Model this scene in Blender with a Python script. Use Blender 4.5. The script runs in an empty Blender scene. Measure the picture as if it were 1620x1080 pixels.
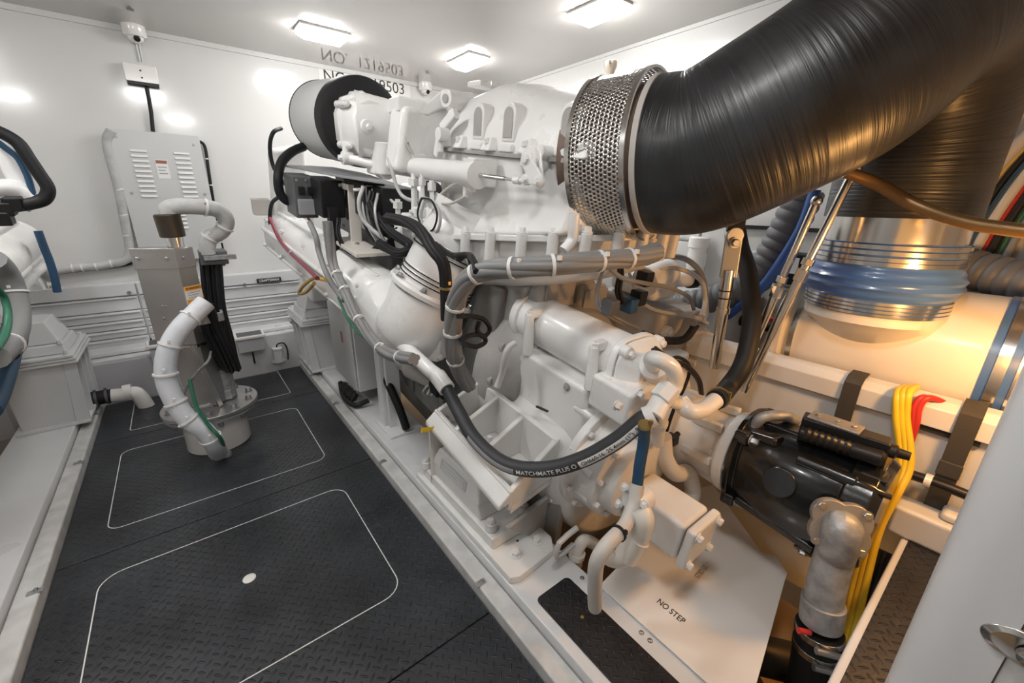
import bpy, bmesh, math, random
from mathutils import Vector, Matrix
random.seed(7)
S = bpy.context.scene
COL = S.collection
V = Vector
PI = math.pi

# ------------------------------------------------------------------ camera
CAM = V((0.0, 0.0, 1.3))
RIGHT = V((0.7879192611255137, -0.6156483859452133, 0.012661075407649713))
UP = V((0.1871308245173095, 0.2589812398441119, 0.9475815384040989))
BACK = V((-0.5866560256767985, -0.7442484681152258, 0.31926309721802065))
FPX = 655.216
cd = bpy.data.cameras.new('camera')
cd.sensor_width = 36.0
cd.lens = FPX / 1620.0 * 36.0
cd.clip_start = 0.02
cam = bpy.data.objects.new('camera', cd)
COL.objects.link(cam)
m = Matrix((RIGHT, UP, BACK)).transposed().to_4x4()
m.translation = CAM
cam.matrix_world = m
S.camera = cam

# ------------------------------------------------------------------ world, exposure
S.view_settings.view_transform = 'Standard'
S.view_settings.look = 'None'
S.view_settings.gamma = 1.0
S.view_settings.use_curve_mapping = False
S.view_settings.exposure = 0.0
w = bpy.data.worlds.new('world'); S.world = w
w.use_nodes = True
w.node_tree.nodes['Background'].inputs[0].default_value = (1.0, 0.97, 0.93, 1)
w.node_tree.nodes['Background'].inputs[1].default_value = 0.3

# ------------------------------------------------------------------ lights: (x, y, watts, along-y) ceiling fixtures of the room
CEIL = 2.30
CEIL_LIGHTS = [(0.95, 3.17, 0), (1.94, 3.03, 1), (2.02, 1.84, 1), (0.0, 1.75, 0), (-1.0, 2.6, 0), (0.3, 0.2, 0), (-1.1, 0.8, 0)]
# warm work lamp standing right of the doorway
wl = bpy.data.lights.new('work_lamp_bulb', 'POINT'); wl.energy = 18; wl.color = (1.0, 0.49, 0.15); wl.shadow_soft_size = 0.05
wo = bpy.data.objects.new('work_lamp_bulb', wl); COL.objects.link(wo); wo.location = (1.46, -0.12, 1.04)
wl2 = bpy.data.lights.new('bilge_lamp_bulb', 'POINT'); wl2.energy = 4.5; wl2.color = (1.0, 0.46, 0.10); wl2.shadow_soft_size = 0.04
wo2 = bpy.data.objects.new('bilge_lamp_bulb', wl2); COL.objects.link(wo2); wo2.location = (1.45, 0.10, -0.16)

# ------------------------------------------------------------------ measuring helpers (world units are metres)
def P(px, py, x=None, y=None, z=None):
    r = RIGHT * (px - 810.0) + UP * (540.0 - py) - BACK * FPX
    if x is not None: t = (x - CAM.x) / r.x
    elif y is not None: t = (y - CAM.y) / r.y
    else: t = (z - CAM.z) / r.z
    return CAM + r * t
TILT = math.radians(7)
ENG_O = V((1.27, 1.0, 0.3))
ENG = Matrix.Translation(ENG_O) @ Matrix.Rotation(TILT, 4, 'X')
ENGI = ENG.inverted()
def E(px, py, u=None, v=None, w=None):
    c0 = ENGI @ CAM; c1 = ENGI @ P(px, py, x=1.0) - c0
    i, val = (0, u) if u is not None else (1, v) if v is not None else (2, w)
    return c0 + c1 * ((val - c0[i]) / c1[i])
def W(*a):
    return ENG @ (V(a) if len(a) == 3 else a[0])
def lerp(a, b, t): return a + (b - a) * t

# ------------------------------------------------------------------ mesh builder
def catmull(pts, n=8):
    pts = [V(p) for p in pts]
    if len(pts) < 3: return pts
    out = []
    q = [pts[0] * 2 - pts[1]] + pts + [pts[-1] * 2 - pts[-2]]
    for i in range(1, len(q) - 2):
        a, b, c, d = q[i - 1], q[i], q[i + 1], q[i + 2]
        for k in range(n):
            t = k / n
            out.append(0.5 * ((2 * b) + (c - a) * t + (2 * a - 5 * b + 4 * c - d) * t * t + (3 * b - a - 3 * c + d) * t ** 3))
    out.append(pts[-1])
    return out
def frames(pts):
    T = []
    for i in range(len(pts)):
        a = pts[max(0, i - 1)]; b = pts[min(len(pts) - 1, i + 1)]
        T.append((b - a).normalized())
    up = V((0, 0, 1)) if abs(T[0].z) < 0.9 else V((1, 0, 0))
    N = [(up - T[0] * up.dot(T[0])).normalized()]
    for i in range(1, len(pts)):
        n = N[-1] - T[i] * N[-1].dot(T[i])
        N.append(n.normalized() if n.length > 1e-6 else N[-1])
    return T, N
def basis(axis):
    axis = V(axis).normalized()
    up = V((0, 0, 1)) if abs(axis.z) < 0.9 else V((1, 0, 0))
    n = (up - axis * up.dot(axis)).normalized()
    return axis, n, axis.cross(n)

class MB:
    def __init__(s):
        s.bm = bmesh.new(); s.uv = s.bm.loops.layers.uv.new('UVMap')
    def face(s, vs):
        try: return s.bm.faces.new(vs)
        except ValueError: return None
    def hexa(s, p):
        v = [s.bm.verts.new(q) for q in p]
        for f in ((0, 3, 2, 1), (4, 5, 6, 7), (0, 1, 5, 4), (1, 2, 6, 5), (2, 3, 7, 6), (3, 0, 4, 7)): s.face([v[i] for i in f])
        return s
    def box(s, x0, x1, y0, y1, z0, z1, taper=0.0, m=None):
        t = taper
        p = [V(q) for q in ((x0, y0, z0), (x1, y0, z0), (x1, y1, z0), (x0, y1, z0), (x0 + t, y0 + t, z1), (x1 - t, y0 + t, z1), (x1 - t, y1 - t, z1), (x0 + t, y1 - t, z1))]
        if m: p = [m @ q for q in p]
        return s.hexa(p)
    def bar(s, a, b, w, h, up=(0, 0, 1)):
        a, b = V(a), V(b); d = (b - a).normalized(); up = V(up)
        sx = d.cross(up).normalized(); uz = sx.cross(d).normalized()
        sx = sx * w / 2; uz = uz * h / 2
        return s.hexa([a - sx - uz, a + sx - uz, b + sx - uz, b - sx - uz, a - sx + uz, a + sx + uz, b + sx + uz, b - sx + uz])
    def rings(s, rr, closed=False, caps=True, us=None):
        """rr: list of rings of points"""
        L = [[s.bm.verts.new(p) for p in r] for r in rr]
        n = len(L[0]); m_ = len(L)
        for i in range(m_ - (0 if closed else 1)):
            A, B_ = L[i], L[(i + 1) % m_]
            for k in range(n):
                f = s.face([A[k], A[(k + 1) % n], B_[(k + 1) % n], B_[k]])
                if f:
                    u0 = us[i] if us else i; u1 = us[(i + 1) % m_] if us else i + 1
                    for l, q in zip(f.loops, ((u0, k / n), (u0, (k + 1) / n), (u1, (k + 1) / n), (u1, k / n))): l[s.uv].uv = q
        if caps and not closed:
            s.face(list(reversed(L[0]))); s.face(L[-1])
        return s
    def lathe(s, p0, axis, prof, n=32, caps=True, sc=(1, 1), closed=False):
        """prof: (t, r) along the axis from p0"""
        a, u, v = basis(axis); p0 = V(p0)
        return s.rings([[p0 + a * t + (u * math.cos(2 * PI * k / n) * sc[0] + v * math.sin(2 * PI * k / n) * sc[1]) * max(r, 1e-4) for k in range(n)] for t, r in prof], caps=caps, closed=closed)
    def cyl(s, p0, p1, r0, r1=None, n=20, caps=True):
        p0, p1 = V(p0), V(p1); d = p1 - p0
        return s.lathe(p0, d, [(0, r0), (d.length, r0 if r1 is None else r1)], n, caps)
    def tube(s, pts, r, n=12, sub=8, rf=None, caps=True, raw=False):
        c = [V(p) for p in pts] if raw else catmull(pts, sub)
        T, N = frames(c); R = []; us = []; L = 0
        for i, p in enumerate(c):
            if i: L += (c[i] - c[i - 1]).length
            b = T[i].cross(N[i]); rad = r if rf is None else rf(L)
            R.append([p + (N[i] * math.cos(2 * PI * k / n) + b * math.sin(2 * PI * k / n)) * rad for k in range(n)]); us.append(L)
        return s.rings(R, caps=caps, us=us)
    def prism(s, pts, vec):
        pts = [V(p) for p in pts]; vec = V(vec)
        a = [s.bm.verts.new(p) for p in pts]; b = [s.bm.verts.new(p + vec) for p in pts]; n = len(a)
        s.face(list(reversed(a))); s.face(b)
        for i in range(n): s.face([a[i], a[(i + 1) % n], b[(i + 1) % n], b[i]])
        return s
    def loft(s, polys, caps=True):
        return s.rings([[V(p) for p in q] for q in polys], caps=caps)
    def sphere(s, c, r, n=16, sc=(1, 1, 1)):
        c = V(c); rr = []
        for i in range(1, n // 2):
            a = PI * i / (n // 2)
            rr.append([c + V((math.sin(a) * math.cos(2 * PI * k / n) * r * sc[0], math.sin(a) * math.sin(2 * PI * k / n) * r * sc[1], math.cos(a) * r * sc[2])) for k in range(n)])
        return s.rings(rr)
    def bolt(s, p, axis, r=0.012, h=0.012):
        a, u, v = basis(axis); p = V(p)
        s.lathe(p, axis, [(0, r * 1.35), (h * 0.25, r * 1.35)], 14)
        return s.lathe(p + a * h * 0.25, axis, [(0, r), (h * 0.8, r), (h, r * 0.8)], 6)
    def bolts(s, c, axis, R_, cnt, r=0.012, h=0.012, ph=0.0):
        a, u, v = basis(axis); c = V(c)
        for k in range(cnt):
            t = ph + 2 * PI * k / cnt
            s.bolt(c + (u * math.cos(t) + v * math.sin(t)) * R_, axis, r, h)
        return s

def fin(o, smooth=38, bev=0.0, seg=2):
    me = o.data
    for p in me.polygons: p.use_smooth = True
    me.set_sharp_from_angle(angle=math.radians(smooth))
    if bev:
        b = o.modifiers.new('bevel', 'BEVEL'); b.width = bev; b.segments = seg; b.limit_method = 'ANGLE'; b.angle_limit = math.radians(40); b.harden_normals = True
def obj(name, b, mat, parent=None, bev=0.0, label=None, smooth=38, seg=2):
    bmesh.ops.remove_doubles(b.bm, verts=b.bm.verts, dist=1e-5)
    bmesh.ops.recalc_face_normals(b.bm, faces=b.bm.faces)
    me = bpy.data.meshes.new(name); b.bm.to_mesh(me); b.bm.free()
    if mat: me.materials.append(mat)
    o = bpy.data.objects.new(name, me); COL.objects.link(o)
    if parent is not None: o.parent = parent
    if label: o['label'] = label
    fin(o, smooth, bev, seg)
    return o
def tag(o, label, cat, group=None):
    o['label'] = label; o['category'] = cat
    if group: o['group'] = group
    return o
def thing(name, label, cat, loc=(0, 0, 0), rot=(0, 0, 0), group=None):
    o = bpy.data.objects.new(name, None); COL.objects.link(o)
    o.location = loc; o.rotation_euler = rot; o.empty_display_size = 0.05
    return tag(o, label, cat, group)
def struct(name, b, mat, bev=0.0):
    o = obj(name, b, mat, None, bev); o['kind'] = 'structure'; return o
def copy_tree(o, parent=None):
    c = o.copy(); COL.objects.link(c)
    if parent is not None: c.parent = parent
    for ch in list(o.children): copy_tree(ch, c)
    return c
def text_mesh(body, size, extrude=0.0006, align='CENTER', bold=0.0):
    cu = bpy.data.curves.new('txt', 'FONT'); cu.body = body; cu.size = size; cu.extrude = extrude
    cu.align_x = align; cu.align_y = 'CENTER'; cu.offset = bold
    t = bpy.data.objects.new('txt', cu); COL.objects.link(t)
    dg = bpy.context.evaluated_depsgraph_get()
    me = bpy.data.meshes.new_from_object(t.evaluated_get(dg))
    bpy.data.objects.remove(t); bpy.data.curves.remove(cu)
    return me
def put_text(name, body, size, mat, origin, xdir, ydir, parent=None, bold=0.0, align='CENTER', squeeze=1.0):
    me = text_mesh(body, size, 0.0005, align, bold)
    me.name = name; me.materials.clear(); me.materials.append(mat)
    X = V(xdir).normalized(); Y = V(ydir); Y = (Y - X * Y.dot(X)).normalized(); Z = X.cross(Y)
    o_ = V(origin)
    for v in me.vertices: v.co = o_ + X * v.co.x * squeeze + Y * v.co.y + Z * v.co.z
    o = bpy.data.objects.new(name, me); COL.objects.link(o)
    if parent is not None: o.parent = parent
    return o

# ------------------------------------------------------------------ materials
def nt(name):
    mt = bpy.data.materials.new(name); mt.use_nodes = True
    n = mt.node_tree; return mt, n, n.nodes['Principled BSDF']
def mat(name, col, rough=0.5, metal=0.0, coat=0.0, bump=0.0, bscale=60, var=0.0, vscale=4, spec=0.5, trans=0.0, alpha=1.0, emit=None, es=0.0):
    mt, n, b = nt(name)
    b.inputs['Base Color'].default_value = (*col, 1); b.inputs['Roughness'].default_value = rough
    b.inputs['Metallic'].default_value = metal; b.inputs['Coat Weight'].default_value = coat
    b.inputs['Coat Roughness'].default_value = 0.08
    b.inputs['Specular IOR Level'].default_value = spec
    b.inputs['Transmission Weight'].default_value = trans; b.inputs['Alpha'].default_value = alpha
    if emit: b.inputs['Emission Color'].default_value = (*emit, 1); b.inputs['Emission Strength'].default_value = es
    tc = n.nodes.new('ShaderNodeTexCoord')
    if var:
        no = n.nodes.new('ShaderNodeTexNoise'); no.inputs['Scale'].default_value = vscale; no.inputs['Detail'].default_value = 6
        n.links.new(tc.outputs['Object'], no.inputs['Vector'])
        mr = n.nodes.new('ShaderNodeMapRange'); mr.inputs[1].default_value = 0.3; mr.inputs[2].default_value = 0.7
        mr.inputs[3].default_value = 1 - var; mr.inputs[4].default_value = 1 + var * 0.4
        n.links.new(no.outputs[0], mr.inputs[0])
        mx = n.nodes.new('ShaderNodeVectorMath'); mx.operation = 'SCALE'; mx.inputs[0].default_value = col
        n.links.new(mr.outputs[0], mx.inputs[3]); n.links.new(mx.outputs[0], b.inputs['Base Color'])
        mr2 = n.nodes.new('ShaderNodeMapRange'); mr2.inputs[1].default_value = 0.3; mr2.inputs[2].default_value = 0.7
        mr2.inputs[3].default_value = min(1, rough * 1.25); mr2.inputs[4].default_value = rough * 0.8
        n.links.new(no.outputs[0], mr2.inputs[0]); n.links.new(mr2.outputs[0], b.inputs['Roughness'])
    if bump:
        no = n.nodes.new('ShaderNodeTexNoise'); no.inputs['Scale'].default_value = bscale; no.inputs['Detail'].default_value = 4
        n.links.new(tc.outputs['Object'], no.inputs['Vector'])
        bp = n.nodes.new('ShaderNodeBump'); bp.inputs['Strength'].default_value = bump; bp.inputs['Distance'].default_value = 0.002
        n.links.new(no.outputs[0], bp.inputs['Height']); n.links.new(bp.outputs[0], b.inputs['Normal'])
    return mt
M = {}
M['wall'] = mat('white_gelcoat_wall', (0.66, 0.655, 0.64), 0.16, coat=0.3, bump=0.02, bscale=3)
M['ceiling'] = mat('glossy_ceiling_panel', (0.42, 0.40, 0.38), 0.06, coat=0.8)
M['paint'] = mat('white_engine_enamel', (0.82, 0.815, 0.80), 0.30, coat=0.25, bump=0.12, bscale=90, var=0.05, vscale=5)
M['cast'] = mat('white_painted_casting', (0.77, 0.76, 0.74), 0.38, coat=0.15, bump=0.35, bscale=140, var=0.07, vscale=7)
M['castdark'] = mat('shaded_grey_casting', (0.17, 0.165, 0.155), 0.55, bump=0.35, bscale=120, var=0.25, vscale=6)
M['castgrey'] = mat('shade_tinted_casting', (0.40, 0.385, 0.365), 0.45, bump=0.35, bscale=120, var=0.18, vscale=6)  # casting paint darkened to grey, standing in for shade on the housings
M['gel'] = mat('white_structure_paint', (0.68, 0.685, 0.69), 0.32, coat=0.2, bump=0.06, bscale=20, var=0.06, vscale=3)
M['scuff'] = mat('scuffed_white_flange', (0.60, 0.595, 0.58), 0.42, bump=0.2, bscale=60, var=0.22, vscale=14)
M['greypaint'] = mat('light_grey_paint', (0.52, 0.53, 0.54), 0.4)
M['plate'] = mat('white_plastic_plate', (0.80, 0.78, 0.75), 0.14, coat=0.4)
M['black'] = mat('black_rubber', (0.010, 0.010, 0.011), 0.55, spec=.35, bump=0.15, bscale=120)
M['blackgloss'] = mat('black_gloss_paint', (0.008, 0.009, 0.010), 0.22, coat=0.35, bump=0.35, bscale=55)
M['blackplastic'] = mat('black_plastic', (0.010, 0.010, 0.011), 0.4, spec=.35)
M['darkgrey'] = mat('dark_grey_plastic', (0.10, 0.105, 0.11), 0.45)
M['steelbox'] = mat('brushed_stainless', (0.46, 0.45, 0.44), 0.34, metal=0.9, bump=0.05, bscale=30, var=0.12, vscale=5)
M['steel'] = mat('polished_stainless', (0.66, 0.65, 0.63), 0.20, metal=1.0)
M['bolt'] = mat('bolt_steel', (0.42, 0.42, 0.42), 0.35, metal=0.9)
M['galv'] = mat('galvanised_steel', (0.38, 0.39, 0.40), 0.5, metal=0.5, bump=0.9, bscale=60, var=0.35, vscale=30)
M['bronze'] = mat('dark_bronze', (0.075, 0.06, 0.045), 0.4, metal=0.7)
M['greycable'] = mat('grey_cable_sheath', (0.22, 0.22, 0.22), 0.5, bump=0.1)
M['conduit'] = mat('grey_wrapped_conduit', (0.50, 0.50, 0.49), 0.6, bump=0.4, bscale=40, var=0.15, vscale=20)
M['corr'] = mat('grey_corrugated_hose', (0.13, 0.135, 0.145), 0.5)
M['beigehose'] = mat('beige_hose', (0.56, 0.53, 0.49), 0.5, bump=0.15)
M['wrap'] = mat('white_wrap_sleeve', (0.66, 0.68, 0.72), 0.55, bump=0.5, bscale=35, var=0.08, vscale=15)
M['bluehose'] = mat('blue_rubber_hose', (0.02, 0.07, 0.14), 0.45)
M['silicone'] = mat('blue_silicone', (0.06, 0.14, 0.38), 0.28, coat=0.3)
M['yellow'] = mat('yellow_cable', (0.80, 0.55, 0.03), 0.4)
M['red'] = mat('red_cable', (0.50, 0.03, 0.025), 0.4)
M['green'] = mat('green_wire', (0.02, 0.14, 0.08), 0.45)
M['label'] = mat('label_white', (0.75, 0.74, 0.72), 0.5)
M['orange'] = mat('label_orange', (0.85, 0.36, 0.03), 0.5)
M['ink'] = mat('black_ink', (0.02, 0.02, 0.02), 0.5)
M['greyink'] = mat('grey_print', (0.30, 0.30, 0.31), 0.5)
M['brassclamp'] = mat('brass_clamp', (0.55, 0.40, 0.16), 0.3, metal=0.9)
M['strap'] = mat('black_webbing_strap', (0.045, 0.042, 0.038), 0.7, bump=0.5, bscale=200)
M['hull'] = mat('varnished_bilge', (0.36, 0.25, 0.14), 0.35, var=0.15)
M['bilge'] = mat('dark_bilge', (0.10, 0.10, 0.10), 0.6)
M['duct'] = mat('cream_fibreglass_duct', (0.74, 0.70, 0.64), 0.35, coat=0.1, bump=0.08, bscale=12)
M['clearred'] = mat('red_lens', (0.5, 0.02, 0.02), 0.2)
M['pleat'] = mat('grey_filter_paper', (0.52, 0.52, 0.51), 0.75, bump=0.2)
M['hosetan'] = mat('bronze_painted_pipe', (0.20, 0.12, 0.05), 0.32, metal=0.6)
M['tube'] = mat('diffuser_glow', (0.9, 0.9, 0.88), 0.3, emit=(1.0, 0.992, 0.98), es=84.0)

def math_node(n, op, a, b=None):
    q = n.nodes.new('ShaderNodeMath'); q.operation = op
    for i, x in enumerate((a, b)):
        if x is None: continue
        if isinstance(x, (int, float)): q.inputs[i].default_value = x
        else: n.links.new(x, q.inputs[i])
    return q.outputs[0]
def tread_mat(name, cell=0.026, col=(0.020, 0.0225, 0.026), rough=0.30, metal=0.0, swirl=0.0):
    mt, n, b = nt(name)
    b.inputs['Roughness'].default_value = rough; b.inputs['Metallic'].default_value = metal
    tc = n.nodes.new('ShaderNodeTexCoord'); sp = n.nodes.new('ShaderNodeSeparateXYZ')
    mp = n.nodes.new('ShaderNodeMapping'); mp.inputs['Rotation'].default_value = (0, 0, math.radians(45)); mp.inputs['Scale'].default_value = (1 / cell,) * 3
    n.links.new(tc.outputs['Object'], mp.inputs[0]); n.links.new(mp.outputs[0], sp.inputs[0])
    X, Y = sp.outputs[0], sp.outputs[1]
    fx, fy = math_node(n, 'FLOOR', X), math_node(n, 'FLOOR', Y)
    par = math_node(n, 'FLOORED_MODULO', math_node(n, 'ADD', fx, fy), 2.0)
    lx = math_node(n, 'SUBTRACT', math_node(n, 'SUBTRACT', X, fx), 0.5)
    ly = math_node(n, 'SUBTRACT', math_node(n, 'SUBTRACT', Y, fy), 0.5)
    def loz(a, c):
        return math_node(n, 'SUBTRACT', 1.0, math_node(n, 'ADD', math_node(n, 'POWER', math_node(n, 'ABSOLUTE', math_node(n, 'DIVIDE', a, 0.52)), 1.6), math_node(n, 'POWER', math_node(n, 'ABSOLUTE', math_node(n, 'DIVIDE', c, 0.15)), 2.0)))
    A, Bb = loz(lx, ly), loz(ly, lx)
    h = math_node(n, 'ADD', math_node(n, 'MULTIPLY', A, par), math_node(n, 'MULTIPLY', Bb, math_node(n, 'SUBTRACT', 1.0, par)))
    h = math_node(n, 'MAXIMUM', h, 0.0); h = math_node(n, 'POWER', h, 0.6)
    no = n.nodes.new('ShaderNodeTexNoise'); no.inputs['Scale'].default_value = 3.2; no.inputs['Detail'].default_value = 7; no.inputs['Roughness'].default_value = 0.65
    n.links.new(tc.outputs['Object'], no.inputs['Vector'])
    no2 = n.nodes.new('ShaderNodeTexNoise'); no2.inputs['Scale'].default_value = 160
    n.links.new(tc.outputs['Object'], no2.inputs['Vector'])
    rp = n.nodes.new('ShaderNodeValToRGB')
    rp.color_ramp.elements[0].position = 0.32; rp.color_ramp.elements[0].color = (*[c * 0.65 for c in col], 1)
    rp.color_ramp.elements[1].position = 0.72; rp.color_ramp.elements[1].color = (*[c * 2.0 for c in col], 1)
    n.links.new(no.outputs[0], rp.inputs[0]); n.links.new(rp.outputs[0], b.inputs['Base Color'])
    mr = n.nodes.new('ShaderNodeMapRange'); mr.inputs[3].default_value = rough * 0.75; mr.inputs[4].default_value = rough * 1.4
    n.links.new(no.outputs[0], mr.inputs[0]); n.links.new(mr.outputs[0], b.inputs['Roughness'])
    hh = math_node(n, 'ADD', h, math_node(n, 'MULTIPLY', no2.outputs[0], 0.12))
    bp = n.nodes.new('ShaderNodeBump'); bp.inputs['Strength'].default_value = 1.0; bp.inputs['Distance'].default_value = 0.0045
    n.links.new(hh, bp.inputs['Height']); n.links.new(bp.outputs[0], b.inputs['Normal'])
    return mt
M['tread'] = tread_mat('black_diamond_tread')
M['tread2'] = tread_mat('black_diamond_tread_insert', 0.024, (0.016, 0.016, 0.018))

def wrapped_hose_mat():
    """black exhaust hose with fine winding lines across its length"""
    mt, n, b = nt('wound_black_hose')
    tc = n.nodes.new('ShaderNodeTexCoord')
    mp = n.nodes.new('ShaderNodeMapping'); mp.inputs['Scale'].default_value = (80.0, 1.6, 1.0)
    n.links.new(tc.outputs['UV'], mp.inputs[0])
    no = n.nodes.new('ShaderNodeTexNoise'); no.inputs['Scale'].default_value = 1.0; no.inputs['Detail'].default_value = 5; no.inputs['Distortion'].default_value = 0.4
    n.links.new(mp.outputs[0], no.inputs['Vector'])
    no2 = n.nodes.new('ShaderNodeTexNoise'); no2.inputs['Scale'].default_value = 5; no2.inputs['Detail'].default_value = 8
    n.links.new(tc.outputs['Object'], no2.inputs['Vector'])
    rp = n.nodes.new('ShaderNodeValToRGB')
    rp.color_ramp.elements[0].position = 0.35; rp.color_ramp.elements[0].color = (0.004, 0.004, 0.0045, 1)
    rp.color_ramp.elements[1].position = 0.75; rp.color_ramp.elements[1].color = (0.034, 0.037, 0.041, 1)
    n.links.new(no2.outputs[0], rp.inputs[0]); n.links.new(rp.outputs[0], b.inputs['Base Color'])
    mr = n.nodes.new('ShaderNodeMapRange'); mr.inputs[3].default_value = 0.30; mr.inputs[4].default_value = 0.50
    n.links.new(no2.outputs[0], mr.inputs[0]); n.links.new(mr.outputs[0], b.inputs['Roughness'])
    b.inputs['Coat Weight'].default_value = 0.12; b.inputs['Coat Roughness'].default_value = 0.25
    bp = n.nodes.new('ShaderNodeBump'); bp.inputs['Strength'].default_value = 0.8; bp.inputs['Distance'].default_value = 0.006
    n.links.new(no.outputs[0], bp.inputs['Height']); n.links.new(bp.outputs[0], b.inputs['Normal'])
    return mt
M['wound'] = wrapped_hose_mat()
YB = 3.90; XR = 2.62; XL = -2.6; YF = -1.3
M['greyduct'] = M['greycable']
# ------------------------------------------------------------------ room shell
b = MB(); b.box(XL, XR + 0.05, YB, YB + 0.08, -0.5, CEIL + 0.05); struct('wall_back', b, M['wall'])
b = MB(); b.box(XR, XR + 0.08, YF, YB, -0.5, CEIL + 0.05); struct('wall_right', b, M['wall'])
b = MB(); b.box(XL - 0.08, XL, YF, YB, -0.5, CEIL + 0.05); struct('wall_left', b, M['wall'])
b = MB(); b.box(XL, XR, YF - 0.08, YF, -0.5, CEIL + 0.05); struct('wall_front', b, M['wall'])
b = MB(); b.box(XL - 0.08, XR + 0.08, YF - 0.08, YB + 0.08, CEIL, CEIL + 0.06); struct('ceiling', b, M['ceiling'])
b = MB(); b.box(XL, XR, YF, YB, -0.56, -0.5); b.prism([(1.15, YF, -0.5), (XR, YF, -0.5), (XR, YF, -0.12), ], (0, YB - YF, 0)); struct('floor', b, M['hull'])
b = MB(); b.box(XL, XR, YB - 0.02, YB, CEIL - 0.03, CEIL)
for k in range(14): b.bolt((XL + 0.3 + k * 0.37, YB - 0.02, CEIL - 0.014), (0, -1, 0), 0.005, 0.004)
struct('trim_1', b, M['wall'], 0.004)
b = MB(); b.box(XR - 0.012, XR, YF, YB, CEIL - 0.02, CEIL); struct('trim_2', b, M['wall'])
# longitudinal girders the engines stand on
for sx, nm in ((1, 'trim_3'), (-1, 'trim_4')):
    b = MB()
    b.box(min(sx * 0.655, sx * 0.90), max(sx * 0.655, sx * 0.90), 0.06, YB - 0.3, -0.5, 0.08)
    struct(nm, b, M['gel'], 0.006)
    b = MB(); b.box(min(sx * 0.588, sx * 0.652), max(sx * 0.588, sx * 0.652), 0.02, YB - 0.32, -0.1, 0.045)
    struct('trim_5' if sx > 0 else 'trim_6', b, M['scuff'], 0.008)
b = MB(); b.box(-0.60, 0.60, 0.0, 3.56, -0.12, -0.02); struct('trim_7', b, M['gel'])

# ------------------------------------------------------------------ rubber covered floor panels
def rrect(x0, x1, y0, y1, r, n=6):
    out = []
    for cx, cy, a in ((x1 - r, y1 - r, 0), (x0 + r, y1 - r, 90), (x0 + r, y0 + r, 180), (x1 - r, y0 + r, 270)):
        for k in range(n + 1):
            t = math.radians(a + 90 * k / n); out.append((cx + r * math.cos(t), cy + r * math.sin(t)))
    return out
def seam(rc, wd=0.0035, z=0.0005):
    x0, x1, y0, y1, r = rc
    o = rrect(x0, x1, y0, y1, r); i = rrect(x0 + wd, x1 - wd, y0 + wd, y1 - wd, r - wd)
    b = MB(); n = len(o)
    b.rings([[V((p[0], p[1], z - 0.002)) for p in o], [V((p[0], p[1], z)) for p in o], [V((p[0], p[1], z)) for p in i], [V((p[0], p[1], z - 0.002)) for p in i]], caps=False)
    return b
panels = [
    (0.02, 0.84, 'black tread floor panel nearest the camera, at the lower edge of the photo', [(-0.25, 0.345, 0.10, 0.765, 0.05)], None),
    (0.845, 1.935, 'large black tread floor panel with a rounded hatch and round white lifting plug', [(-0.455, 0.395, 1.095, 1.80, 0.07)], (-0.03, 1.475)),
    (1.94, 2.965, 'black tread floor panel pierced by the white pump base', [(-0.46, 0.40, 2.08, 2.80, 0.05)], None),
    (2.97, 3.56, 'farthest black tread floor panel, against the drawer bench', [(-0.44, 0.42, 3.05, 3.62, 0.05)], None)]
for y0, y1, lb, sl, plug in panels:
    b = MB(); b.box(-0.585, 0.585, y0, y1, -0.02, 0.0)
    o = obj('floor_panel', b, M['tread'], None, 0.002); tag(o, lb, 'floor panel', 'black tread floor panels')
    for s_ in sl:
        if s_[3] > y1: s_ = (s_[0], s_[1], s_[2], y1 - 0.01, 0.02)
        obj('hatch_seam', seam(s_), M['label'], o)
    if plug:
        b = MB(); b.lathe((plug[0], plug[1], -0.002), (0, 0, 1), [(0, 0.021), (0.004, 0.021), (0.006, 0.018)], 28)
        obj('lifting_plug', b, M['label'], o, label='round white lifting plug in the hatch')
def clip(px, py, sx):
    p = P(px, py, z=0.045)
    c = thing('panel_clip', CL[len(clips)], 'clip', (sx * 0.600, p.y, 0.0452), group='floor panel hold-down clips')
    b = MB(); b.box(-0.020, 0.020, -0.010, 0.010, 0, 0.004); obj('plate', b, M['galv'], c, 0.001)
    b = MB(); b.bolt((0.004, 0, 0.004), (0, 0, 1), 0.006, 0.007); obj('bolt', b, M['bolt'], c)
    clips.append(c)
CL = ['steel hold-down clip beside the rear engine mount, nearest of the right row',
      'steel hold-down clip on the right edging, level with the yellow-handled valve',
      'steel hold-down clip on the right edging beside the white starter bracket post',
      'steel hold-down clip on the right edging nearest the far pedestal',
      'steel hold-down clip on the left edging, nearest of the left row',
      'steel hold-down clip on the left edging, middle of the left row',
      'steel hold-down clip on the left edging beside the left pedestal foot']
clips = []
for q in ((748, 930, 1), (598, 733, 1), (525, 640, 1), (486, 595, 1), (50, 938, -1), (125, 732, -1), (148, 656, -1)): clip(*q)

# tread insert on the right girder
b = MB(); b.prism([V((x, y, 0.080)) for x, y in rrect(0.69, 0.835, 0.08, 0.735, 0.018)], (0, 0, 0.004))
o = tag(obj('girder_tread_pad', b, M['tread2'], None, 0.001), 'black diamond tread strip on the white girder beside the NO STEP cover', 'tread pad')
b = MB(); b.bolt((0.765, 0.60, 0.083), (0, 0, 1), 0.006, 0.003); obj('screw', b, M['brassclamp'], o)
b = MB()
for y in (0.70, 0.46, 0.43): b.bolt((0.872, y, 0.080), (0, 0, 1), 0.006, 0.004)
tag(obj('girder_screws', b, M['bolt']), 'row of screws along the girder edge next to the NO STEP cover', 'screws')

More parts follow.
